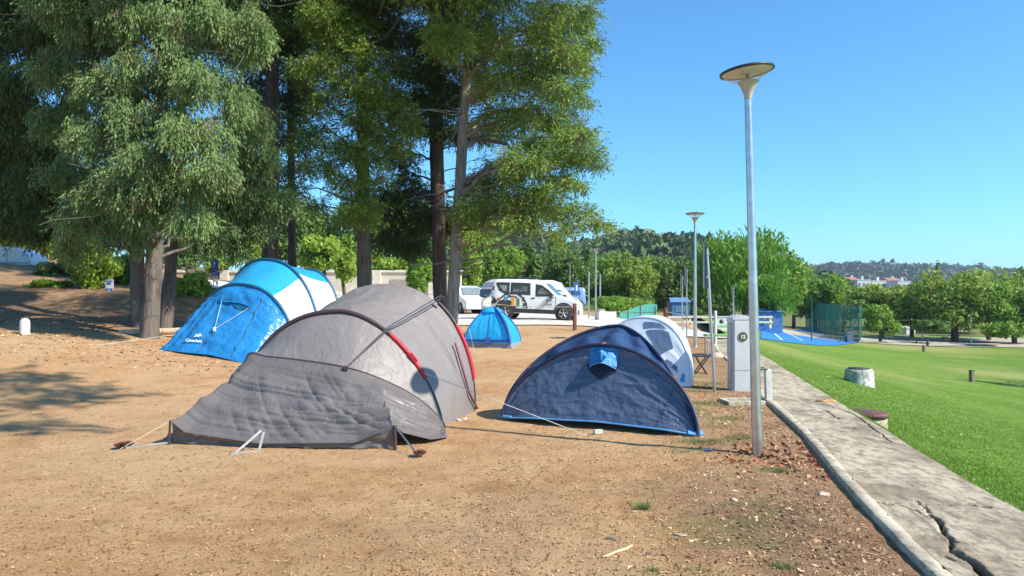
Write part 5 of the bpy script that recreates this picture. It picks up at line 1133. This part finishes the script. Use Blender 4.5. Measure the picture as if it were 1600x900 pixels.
conifer('bright green cypress with one straight trunk behind the grey tent', [tb_(570, 24.5, -120, .25, .13, 562)], LD, cyp, bark_g, 5, 24.5, leaf=.15, n_per=105, droop=.35, extra=upper(-5, 24.5, 13, 17.5, 2.8, 1.2, 8, rg) + [((rg.uniform(-6.5, -1.5), rg.uniform(17.5, 20.5), rg.uniform(9.6, 13)), (1.5, 1.5, .8)) for _ in range(4)], dead=16, out=.9, spray=.4)  # last lobes: unseen forward boughs added to shade the left bank
# E: dark straight trunk with shaded foliage
LE = [(640, 120, 60, 0), (660, 60, 60, 0), (620, 60, 50, 0), (650, 190, 34, 0), (700, 150, 40, 0), (620, 320, 40, 1.5), (650, 345, 38, 1.5), (690, 340, 34, 1.5), (600, 370, 30, 2), (640, 385, 26, 2), (610, 300, 30, 2), (660, 300, 26, 2), (730, 330, 40, 1), (745, 290, 36, 1), (720, 200, 30, 0), (625, 240, 26, 1), (640, 275, 22, 1)] + scat(12, 600, 740, -160, 20, 50, 75, rg)
conifer('dark cypress with thick reddish trunk behind the grey tent peak', [tb_(690, 25, -100, .27, .13, 682, mid=(686, 380)), tb_(694, 26, 60, .16, .08, 672, mid=(680, 330))], LE, cyp_d, bark_d, 6, 25, leaf=.17, n_per=100, droop=.55, extra=upper(-2.6, 25, 14, 19, 3, 1.2, 8, rg) + [((rg.uniform(-1.5, 3.), rg.uniform(17.5, 21), rg.uniform(9.8, 13)), (1.5, 1.5, .8)) for _ in range(4)], dead=46)  # random lobes reaching forward overhead are added, unseen, for shade on the bank
# F: leaning trunk, sunlight painted into its bark colour, and the wide crown against the sky
LF = [(745, 60, 60), (800, 50, 60), (850, 30, 55), (890, 30, 40), (905, 70, 26), (880, 90, 40), (835, 100, 50), (790, 120, 55), (880, 135, 32), (900, 160, 20), (850, 165, 45), (800, 190, 50), (880, 195, 34), (905, 210, 26), (925, 235, 18), (895, 245, 30), (855, 230, 40), (815, 250, 42), (862, 275, 22),
      (895, 285, 20), (855, 300, 28), (820, 305, 36), (780, 270, 36), (780, 320, 38), (740, 330, 34), (830, 335, 22), (875, 325, 22), (905, 325, 20), (930, 345, 16), (945, 352, 9), (890, 350, 14), (750, 365, 20), (765, 340, 24), (800, 345, 16), (720, 380, 14), (760, 200, 30), (750, 130, 36), (700, 60, 40), (912, 110, 14), (925, 60, 12), (920, 10, 20), (700, 110, 24), (875, 365, 10), (855, 330, 16), (935, 255, 9)]
LF = LF + scat(16, 720, 900, -180, -10, 45, 75, rg)
FT_ = conifer('tall cypress with leaning pale trunk and wide crown against the sky', [tb_(703, 23, -160, .21, .10, 745, mid=(716, 330))], LF, cyp, barkmat('sunlit_bark', (.11, .09, .075), (.42, .36, .31), 1, (.30, .26, .23)), 7, 23.2, leaf=.15, n_per=115, droop=.45, extra=upper(-.8, 23, 13, 18, 2.8, 1.2, 8, rg) + [((rg.uniform(-2.5, 2.8), rg.uniform(15.5, 18.8), rg.uniform(10.4, 12.6)), (1.3, 1.3, .7)) for _ in range(13)], dead=36, out=.9, dj=2.2, spray=.42)  # random forward boughs, out of view, added to widen the bank's shade
m = MB(); pts = [P(742, 215, 23), P(790, 225, 22.5), P(815, 245, 22.3), P(832, 262, 22.2), P(843, 285, 22.2)]; m.tube(pts, [.06, .05, .045, .035, .02], 7); m.build('dead_limb', bark_g, FT_, True)
# trees outside the frame whose shadows reach in
def offtree(label, base, hgt, lobes, fol, seed, r0=.3, n_per=30):
    rng = np.random.default_rng(seed); T = thing('cypress_tree', label, 'tree', base); m = MB(); b = Vector(base); m.tube([b - Vector((0, 0, .2)), b + Vector((0, 0, hgt * .5)), b + Vector((0, 0, hgt))], [r0, r0 * .7, r0 * .3], 10)
    for c, r in lobes: limb(m, (b.x, b.y, min(c[2] - .8, b.z + hgt * .95)), c, .07, .015, .04, rng)
    m.build('trunk', bark_g, T, True); V, Q, rv = sprays(lobes, n_per, .17, .5, rng, k=8); fast('crown', V, Q, fol, T, attrs={'rnd': rv})
sh = lambda px, py, hz: (lambda q: (q.x + SUN.x / SUN.z * hz, q.y + SUN.y / SUN.z * hz, q.z + hz))(G(px, py))
lob = [(sh(x, y, 12), (r, r * .55, .3)) for x, y, r in ((-60, 600, 1.3), (10, 598, 1.1), (60, 612, .9), (110, 612, .55), (145, 610, .4), (20, 625, .8), (90, 625, .4), (0, 585, .6), (20, 662, .55), (-30, 665, .8), (60, 668, .3), (-120, 640, 1.4), (50, 585, .5))]
cx, cy = 3.0, -4.5
lob += [((cx + rg.uniform(-2.4, 1.6), cy + rg.uniform(-2.5, .8), z), (1.4, 1.4, .9)) for z in np.linspace(12.5, 19, 10)]
offtree('tall cypress standing behind the camera', (cx, cy, h(cx, cy)), 18.5, lob, cyp, 31, n_per=120)
sx = G(1575, 600); lob = [(sh(x, y, 6), (r, r * .5, .5)) for x, y, r in ((1600, 603, 1.6), (1560, 600, .8), (1530, 596, .4), (1650, 606, 2.2), (1700, 606, 2.2))] + [((sx.x + 11, sx.y - 3.5, sx.z + z), (2, 2, 1.2)) for z in (5, 6.5, 8)]
offtree('leafy tree beyond the right end of the lawn', (sx.x + 11, sx.y - 3.5, sx.z), 7, lob, cyp, 32, n_per=320)
lob = [((-19 + rg.uniform(-3, 4), 17 + rg.uniform(-3, 3), z), (2, 2, 1.3)) for z in np.linspace(5, 14, 22)]
offtree('broad cypress left of the view beside the bank', (-19, 17, h(-19, 17)), 13, lob, cyp_d, 33)
# ------------------------------------------------------------ broadleaf and background trees
lt_y = leafmat('lime_leaves', (.19, .31, .035), (.33, .46, .06), None, 1, .4); lt_g = leafmat('green_leaves', (.13, .26, .035), (.25, .39, .055), None, .5, .45); lt_d = leafmat('oak_leaves', (.075, .15, .03), (.15, .24, .055), None, .5, .35)
lt_m = leafmat('mixed_leaves', (.18, .28, .045), (.33, .43, .08), (.36, .33, .06), .3, .45); lt_p = leafmat('pine_tufts', (.10, .22, .025), (.19, .35, .04), None, .5, .3)
def broad(label, px, d, py_t, py_b, wpx, fol, seed, n=None, leaf=None, name='leafy_tree', trunk=True, py_base=None, tuft=False, lobes_n=22, cat='tree', tr=.2, mat_b=None, sh_=1.0, group=None):
    rng = np.random.default_rng(seed); b = GD(px, d) if py_base is None else G(px, py_base); d = b.y; T = thing(name, label, cat, b, 0, group)
    zt_ = EYE + (457 - py_t) / F * d; zb_ = EYE + (457 - py_b) / F * d; R_ = wpx / 2 / F * d; cz = (zt_ + zb_) / 2; hz_ = (zt_ - zb_) / 2
    lobes = []
    for i in range(lobes_n):
        v = rng.normal(size=3); v /= np.linalg.norm(v); v *= rng.uniform(.45, .78); s = rng.uniform(.26, .42) 
        lobes.append(np.array([b.x + v[0] * R_, b.y + v[1] * R_, cz + v[2] * hz_, s]))
    n = n or int(2600 * min(2.6, max(.5, wpx / 110))); leaf = leaf or max(.09, d * .0036)
    I = rng.integers(0, len(lobes), n); LB_ = np.array(lobes)[I]; dv = rng.normal(size=(n, 3)); dv /= np.linalg.norm(dv, axis=1, keepdims=True)
    c = LB_[:, :3] + dv * LB_[:, 3:4] * np.array([R_, R_, hz_ * sh_]) * rng.random((n, 1)) ** .4
    if trunk:
        m = MB(); tx = (b.x, b.y, b.z - .3); m.tube([tx, (b.x + rng.normal() * .1, b.y, (b.z + cz) / 2), (b.x, b.y, cz)], [tr * 1.2, tr, tr * .6], 10)
        for L0 in lobes[:12]: limb(m, (b.x, b.y, b.z + (cz - b.z) * rng.uniform(.5, .95)), L0[:3], tr * .4, .03, .05, rng)
        m.build('trunk', mat_b or bark_d, T, True)
    if tuft:
        V, Q, rv = [], None, None; a = np.tile(np.array([0, 0, 1.]), (n, 1)) + rng.normal(size=(n, 3)) * .38 + dv * np.array([.5, .5, .1]); a /= np.linalg.norm(a, axis=1, keepdims=True)
        w_ = np.cross(a, rng.normal(size=a.shape)); w_ /= np.linalg.norm(w_, axis=1, keepdims=True); L = leaf * 2.3 * rng.uniform(.6, 1.3, (n, 1))
        V = np.stack([c, c + a * L * .5 + w_ * L * .13, c + a * L, c + a * L * .5 - w_ * L * .13], 1).reshape(-1, 3); fast('crown', V, np.arange(n * 4).reshape(-1, 4), fol, T, attrs={'rnd': np.repeat(rng.random(n), 4)})
    else:
        o = leafquads('crown', c, dv, leaf, fol, rng, None, T, jit=.7)
    return T
# right of the lamps
broad('large pine with upward bright green tufts behind the nearest lamp', 1165, 62, 357, 500, 165, lt_p, 41, 9000, .22, 'pine_tree', tuft=True, tr=.28, lobes_n=40); broad('dark green pine right part rising beside the bright tufted pine', 1213, 68, 366, 500, 110, lt_g, 42, 5500, .24, lobes_n=30)
broad('small pine trunk tree at the court edge beside the blue cabin', 1196, 57, 430, 500, 90, lt_p, 43, 3500, .2, 'pine_tree', tuft=True, tr=.18)
broad('dark oak behind the court fence', 1275, 84, 413, 505, 100, lt_g, 44, 5000); broad('rounded oak left of the distant houses behind the court', 1318, 92, 425, 505, 80, lt_d, 45, 3500); broad('pale green tree below the distant houses', 1378, 76, 439, 512, 115, lt_m, 46, 5500)
broad('young green tree standing on the lawn beside the court fence', 1375, 60, 470, 527, 66, lt_g, 47, 2600, .17, py_base=535.5, tr=.13, lobes_n=14); broad('wide spreading tree right of the distant houses', 1492, 72, 414, 516, 150, lt_m, 48, 8000, .24, tr=.3, lobes_n=36)
broad('poplar like spire above the wide spreading tree', 1467, 95, 409, 480, 22, lt_d, 49, 900, trunk=False) if False else broad('narrow dark cypress rising behind the right hand trees', 1466, 110, 410, 520, 20, lt_d, 49, 1400, .3, lobes_n=14)
broad('bright green maple in front at the right edge', 1585, 70, 438, 530, 125, lt_g, 50, 6500, .24, lobes_n=30); broad('tall yellowish green tree at the right edge', 1545, 75, 408, 522, 125, lt_m, 51, 5500, .24, lobes_n=30)
broad('dark tree at the extreme right edge behind the maple', 1600, 90, 414, 520, 80, lt_d, 52, 4000); broad('dark tree mass right of the pines and left of the court oak', 1240, 95, 392, 500, 50, lt_d, 53, 2500)
broad('dense low tree between the houses and the wide spreading tree', 1436, 105, 432, 520, 70, lt_d, 54, 3500); broad('leafy tree left of the yellowish tree at the lawn end', 1425, 80, 455, 520, 70, lt_m, 55, 3000)
broad('shrub under the wide spreading tree', 1455, 68, 500, 520, 60, lt_d, 56, 1800, name='shrub', trunk=False, cat='shrub'); broad('low shrub right of the far lamp', 1560, 66, 500, 528, 70, lt_g, 57, 1800, name='shrub', trunk=False, cat='shrub')
broad('broad dark tree filling behind the wide spreading tree', 1510, 100, 435, 515, 120, lt_d, 58, 4000); broad('far row tree behind the court', 1300, 108, 440, 510, 110, lt_d, 59, 3500); broad('far row tree behind the lawn tree', 1385, 112, 452, 512, 110, lt_d, 60, 3500)
# middle, behind the van
broad('dark round holm oak behind the van and the third lamp', 882, 66, 380, 490, 100, lt_d, 61, 7000, .2, lobes_n=34); broad('dark green oak right of the round holm oak', 945, 70, 388, 490, 80, lt_g, 62, 4500, .2); broad('light leafed oak in the middle behind the white tent', 985, 66, 393, 480, 84, lt_m, 63, 6000, .2, lobes_n=34)
broad('dark oak left of the bright tufted pine', 1050, 70, 396, 495, 90, lt_d, 64, 6000, .2, lobes_n=34); broad('leafy oak between the light leafed oak and the dark oak', 1020, 78, 392, 490, 70, lt_g, 65, 4000, .22); broad('dark pine with layered boughs behind the van roof', 822, 60, 362, 470, 64, lt_d, 66, 4500, .18, 'pine_tree', lobes_n=26)
broad('light green tree behind the white van', 775, 56, 368, 460, 95, lt_g, 67, 7000, .17, lobes_n=36); broad('yellow green poplar peeking above the holm oak', 876, 80, 368, 470, 44, leafmat('poplar_leaves', (.30, .32, .05), (.42, .42, .08), None, 1, .4), 68, 2200, .2); broad('lime green tree right of the leaning trunk', 735, 52, 385, 465, 44, lt_y, 69, 3200, .15)
broad('dark filler oak left behind the round holm oak', 850, 84, 392, 480, 60, lt_d, 70, 3000); broad('dark oak behind the second lamp', 1085, 84, 400, 495, 60, lt_d, 71, 3500); broad('dark evergreen far behind the van windscreen', 925, 100, 385, 480, 60, lt_d, 72, 2500)
broad('tufted dark pine rising behind the poplar', 868, 92, 357, 420, 30, lt_d, 73, 1400, .28, 'pine_tree')
# hedges and shrubs
broad('clipped green hedge right of the third lamp', 968, 45, 461, 492, 110, lt_g, 81, 4500, .12, 'hedge', False, cat='hedge', sh_=1.1, lobes_n=30); broad('low ivy green hedge left of the green screen fence', 1000, 48, 460, 490, 60, lt_d, 82, 2500, .13, 'hedge', False, cat='hedge')
broad('dark low shrubs behind the white rail fence', 1110, 60, 470, 498, 90, lt_d, 83, 3500, .15, 'shrub', False, cat='shrub')
# left, on the terrace
broad('lime green tree behind the slender trunk', 505, 38, 366, 428, 80, lt_y, 84, 5500, .13, tr=.12, lobes_n=30); broad('small bare branched lime tree in front of the beige wall', 540, 35, 385, 440, 50, lt_y, 85, 1800, .13, tr=.08); broad('bright lime tree between the dark trunk and the cypress', 400, 40, 355, 425, 80, lt_y, 86, 4500, .14)
broad('green leafy tree left of the reddish trunk', 655, 37, 392, 462, 56, lt_g, 87, 4500, .12, lobes_n=24); broad('lime green tree behind the straight trunk', 605, 46, 400, 440, 70, lt_y, 88, 3500, .15); broad('lime green tree right behind the leaning trunk', 712, 56, 400, 460, 60, lt_y, 89, 2500, .16)
broad('bright green bush left of the triple trunked cypress', 145, 25, 372, 452, 90, lt_y, 90, 7000, .09, 'shrub', False, cat='shrub', lobes_n=34); broad('feathery bush behind the small blue notice', 185, 27, 395, 455, 60, lt_g, 91, 4000, .09, 'shrub', False, cat='shrub')
broad('low leafy agapanthus bed on the bank', 80, 25, 436, 462, 74, lt_y, 92, 3500, .09, 'flower_bed', False, cat='flower bed', sh_=.8); broad('hedge between the trunks and the blue tent', 298, 24, 425, 474, 66, lt_y, 93, 5500, .09, 'hedge', False, cat='hedge', lobes_n=30)
broad('low ground plants under the small blue notice', 215, 25.5, 447, 466, 60, lt_g, 94, 2200, .08, 'shrub', False, cat='shrub'); broad('yellowish green tree at the left edge above the caravan', 15, 36, 318, 390, 90, lt_y, 95, 4500, .14, lobes_n=30)
broad('pale green tree behind the caravan', 60, 42, 330, 420, 110, lt_m, 96, 4500, .16); broad('green tree behind the staircase', 345, 44, 370, 430, 60, lt_m, 97, 3000, .15); broad('tree mass beyond the beige wall behind the trunks', 270, 58, 330, 430, 120, lt_d, 98, 4500, .2)
broad('dark evergreen beyond the beige wall', 640, 62, 300, 430, 150, lt_d, 99, 7000, .22, lobes_n=36); broad('dark evergreen beyond the slender trunk', 480, 60, 310, 420, 130, lt_d, 100, 5500, .22, lobes_n=34); broad('olive grey bush at the top of the bank', 90, 28, 405, 440, 70, cyp_b, 101, 2500, .10, 'shrub', False, cat='shrub')
broad('dark evergreen beyond the wall behind the dark trunk', 440, 56, 285, 425, 130, lt_d, 103, 7500, .2, lobes_n=36); broad('dark evergreen beyond the wall behind the straight trunk', 560, 58, 300, 425, 120, lt_g, 104, 6000, .2, lobes_n=36)
broad('dark evergreen far left beyond the terrace', 110, 60, 300, 430, 140, lt_d, 102, 5500, .22)
# ================================================================== GROUND COVER
rng = np.random.default_rng(77)
def bits(name, n, sampler, size, asp, thick, m, label, flatness=.25):
    x, y = sampler(n); z = H(x, y) + .03 * (x > XR(y)) + (.045 * fbm(x * 1.6, y * 1.6, 0, 11, 4) + .014 * fbm(x * 14, y * 14, 0, 21, 2)) * (x < XL(y)) - (.012 * np.exp(-np.clip(XL(y) - x, 0, 9) * 3.2)) * (x < XL(y))
    c = np.stack([x, y, z + .005], 1); nrm = np.tile([0, 0, 1.], (n, 1)) + rng.normal(size=(n, 3)) * flatness; nrm /= np.linalg.norm(nrm, axis=1, keepdims=True)
    a = np.cross(nrm, rng.normal(size=(n, 3))); a /= np.linalg.norm(a, axis=1, keepdims=True); b = np.cross(nrm, a); s = size * rng.uniform(.4, 1.5, (n, 1)) ; w_ = s * asp
    if thick: 
        t = nrm * s * thick; V = np.stack([c - a * s, c - b * w_, c + a * s, c + b * w_, c + t + a * s * .1], 1).reshape(-1, 3); i = np.arange(n)[:, None] * 5
        Q = np.concatenate([i + [[0, 1, 4]], i + [[1, 2, 4]], i + [[2, 3, 4]], i + [[3, 0, 4]]]); rv = np.repeat(rng.random(n), 5)
    else: V = np.stack([c - a * s, c - b * w_ + nrm * s * .15, c + a * s + nrm * s * .2, c + b * w_], 1).reshape(-1, 3); Q = np.arange(n * 4).reshape(-1, 4); rv = np.repeat(rng.random(n), 4)
    o = fast(name, V, Q, m, attrs={'rnd': rv}); return tag(o, label, kind='stuff')
def bitmat(name, cols, rough=.9):
    m, t, p, l = newmat(name); at = t.nodes.new('ShaderNodeAttribute'); at.attribute_name = 'rnd'; r = ramp(t, at.outputs['Fac'], [(i / (len(cols) - 1), c) for i, c in enumerate(cols)]); l.new(r.outputs[0], p.inputs['Base Color']); p.inputs['Roughness'].default_value = rough; return m
def s_near(n):
    y = 3.2 * np.exp(rng.random(n) * math.log(14 / 3.2)); x = (rng.random(n) * 2 - 1) * y * .78; k = x > XL(y) - .08; x = np.where(k, XL(y) - .1 - rng.random(n) * 3, x); return x, y
def s_kerb(n): y = 3.5 + rng.random(n) ** 1.3 * 10; return XL(y) - .08 - np.abs(rng.normal(size=n)) * .75, y
def s_pole(n): return 2.42 + .25 + rng.normal(size=n) * .42, 7.2 + rng.normal(size=n) * .38
def s_bank(n): y = 13 + rng.random(n) * 9; return -14 + rng.random(n) * 12, y
bits('gravel', 15000, s_near, .0075, .8, .7, bitmat('gravel', [(.12, .06, .03), (.28, .14, .06), (.42, .23, .10), (.55, .36, .2)]), 'fine loose gravel on the dirt')
bits('needle_litter', 14000, s_near, .022, .09, 0, bitmat('needles', [(.08, .04, .02), (.2, .10, .05), (.4, .24, .12), (.5, .36, .2)]), 'dry needles scattered on the dirt')
bits('leaf_litter', 3200, s_kerb, .017, .45, 0, bitmat('dry_leaves', [(.14, .07, .04), (.34, .16, .08), (.5, .3, .16), (.6, .46, .3)]), 'dry leaf litter along the kerb', .5)
def s_pole2(n): x, y = s_pole(n); return np.minimum(x, XL(y) - .06), y
bits('leaf_litter', 300, s_pole2, .034, .55, 0, bitmat('red_leaves', [(.14, .05, .03), (.30, .09, .04), (.38, .16, .08), (.5, .3, .18)]), 'curled reddish brown leaves around the lamp foot', .8)
bits('bark_litter', 5000, s_bank, .045, .3, .15, bitmat('bark_bits', [(.10, .06, .04), (.3, .18, .1), (.5, .34, .2), (.62, .46, .3)]), 'bark and twig litter under the big trees', .4)
def s_lawn(n): y = 5 + rng.random(n) ** 1.4 * 14; return XR(y) + .2 + rng.random(n) * (y * .6), y
bits('fallen_leaves', 240, s_lawn, .024, .5, .2, bitmat('lawn_leaves', [(.3, .2, .08), (.55, .45, .2), (.6, .55, .35)]), 'a few dry leaves on the lawn', .5)
# grass blades on the lawn
def blades(name, x, y, z, hgt, wid, m, label, seed, lean=.45):
    r = np.random.default_rng(seed); n = len(x); c = np.stack([x, y, z], 1); wid = np.broadcast_to(wid, (n,))[:, None]; a = r.random(n) * 6.28; wv = np.stack([np.cos(a), np.sin(a), 0 * a], 1) * wid * r.uniform(.7, 1.3, (n, 1))
    up = np.stack([r.normal(size=n) * lean, r.normal(size=n) * lean, np.ones(n)], 1) * (hgt * r.uniform(.5, 1.3, n))[:, None]
    V = np.stack([c - wv, c + wv, c + up], 1).reshape(-1, 3); o = fast(name, V, np.arange(n * 3).reshape(-1, 3), m, attrs={'rnd': np.repeat(r.random(n), 3)})
    return tag(o, label, kind='stuff')
gl = leafmat('grass_blades', (.145, .265, .032), (.25, .38, .06), (.28, .30, .09), .5, .35)
n = 150000; y = 4.6 * np.exp(rng.random(n) * math.log(26 / 4.6)); s = rng.random(n) ** 1.6 * (y * .75 - 1) ; s = np.clip(s, 0.01, None); x = XR(y) + s * 1.02
hh = .030 * (1 - y / 40)
blades('grass', x, y, H(x, y) + .01, hh, .0035 * (1 + y * .12), gl, 'short green blades of the lawn', 6)
n = 2600; y = 4.6 + rng.random(n) * 12; x = XR(y) + rng.normal(size=n) * .012 + .02; blades('grass', x, y, np.full(n, -.06), .10, .005, gl, 'longer grass blades along the path edge', 8)
# weeds
gw = leafmat('weed_leaves', (.10, .16, .04), (.22, .27, .10), None, 8, .3)
def weed(label, px, py, rad, n, hg, group='small weeds on the dirt'):
    q = G(px, py); r = np.random.default_rng(int(px)); x = q.x + r.normal(size=n) * rad; y = q.y + r.normal(size=n) * rad * .6
    o = blades('weed_tuft', x, y, np.full(n, q.z - .005), hg, .004, gw, None, int(px), .7); del_k = None
    if 'kind' in o: del o['kind']
    tag(o, label, 'weed', group) if n < 100 else tag(o, label.replace('weed ', 'patch of weeds ', 1) , kind='stuff')
weed('small grassy weed tuft alone on the dirt left of the nearest lamp', 1004, 795, .035, 90, .075); weed('low green weeds spreading at the right corner of the navy tent', 1098, 692, .16, 600, .05); weed('green weed patch right of the navy tent hem', 1080, 706, .12, 260, .035)
weed('tiny weed near the bottom centre of the frame', 1020, 893, .015, 90, .03); weed('weed patch at the bottom right of centre', 1075, 892, .07, 140, .03); weed('low weed near the kerb bottom', 1222, 885, .05, 120, .035); weed('weed tuft in front of the kerb', 1205, 858, .018, 70, .03)
weed('weed patch left of the nearest lamp foot', 1160, 685, .10, 260, .05); weed('weed right of the nearest lamp foot', 1215, 735, .09, 200, .04); weed('weed near the drain slab', 1135, 655, .12, 220, .04); weed('weed at the foot of the leaning sign post', 1110, 630, .14, 240, .04)
weed('weed growing in the path crack', 1473, 838, .03, 70, .04, 'weeds in the path crack'); weed('grass behind the white tent', 1100, 600, .3, 400, .05)
# scraps under the navy tent and dark ribbon right of it
tag(MB().box(G(935, 680) + Vector((0, .05, .03)), (.10, .05, .05), rz=.3).build('plastic_scrap', mat('scrap_white', (.5, .55, .42), .6)), 'pale crumpled plastic scrap under the navy tent edge', 'litter')
m = MB(); q_ = G(1107, 706); m.add([q_ + Vector((-.05, -.03, .005)), q_ + Vector((0, -.05, .03)), q_ + Vector((.06, 0, .006)), q_ + Vector((.02, .05, .035)), q_ + Vector((-.04, .03, .02))], [[0, 1, 4], [1, 2, 3], [1, 3, 4]])
tag(m.build('plastic_bag', mat('bag_blue', (.10, .12, .20), .4)), 'small dark blue plastic scrap right of the navy tent', 'litter')
tag(MB().tube([G(1072, 604) + Vector((0, 0, .02)), G(1100, 607) + Vector((0, 0, .02)), G(1116, 607) + Vector((0, 0, .02))], .012, 6).build('cable', mat('red_strap', (.4, .04, .03), .6)), 'red and black strap lying right of the white tent', 'strap')
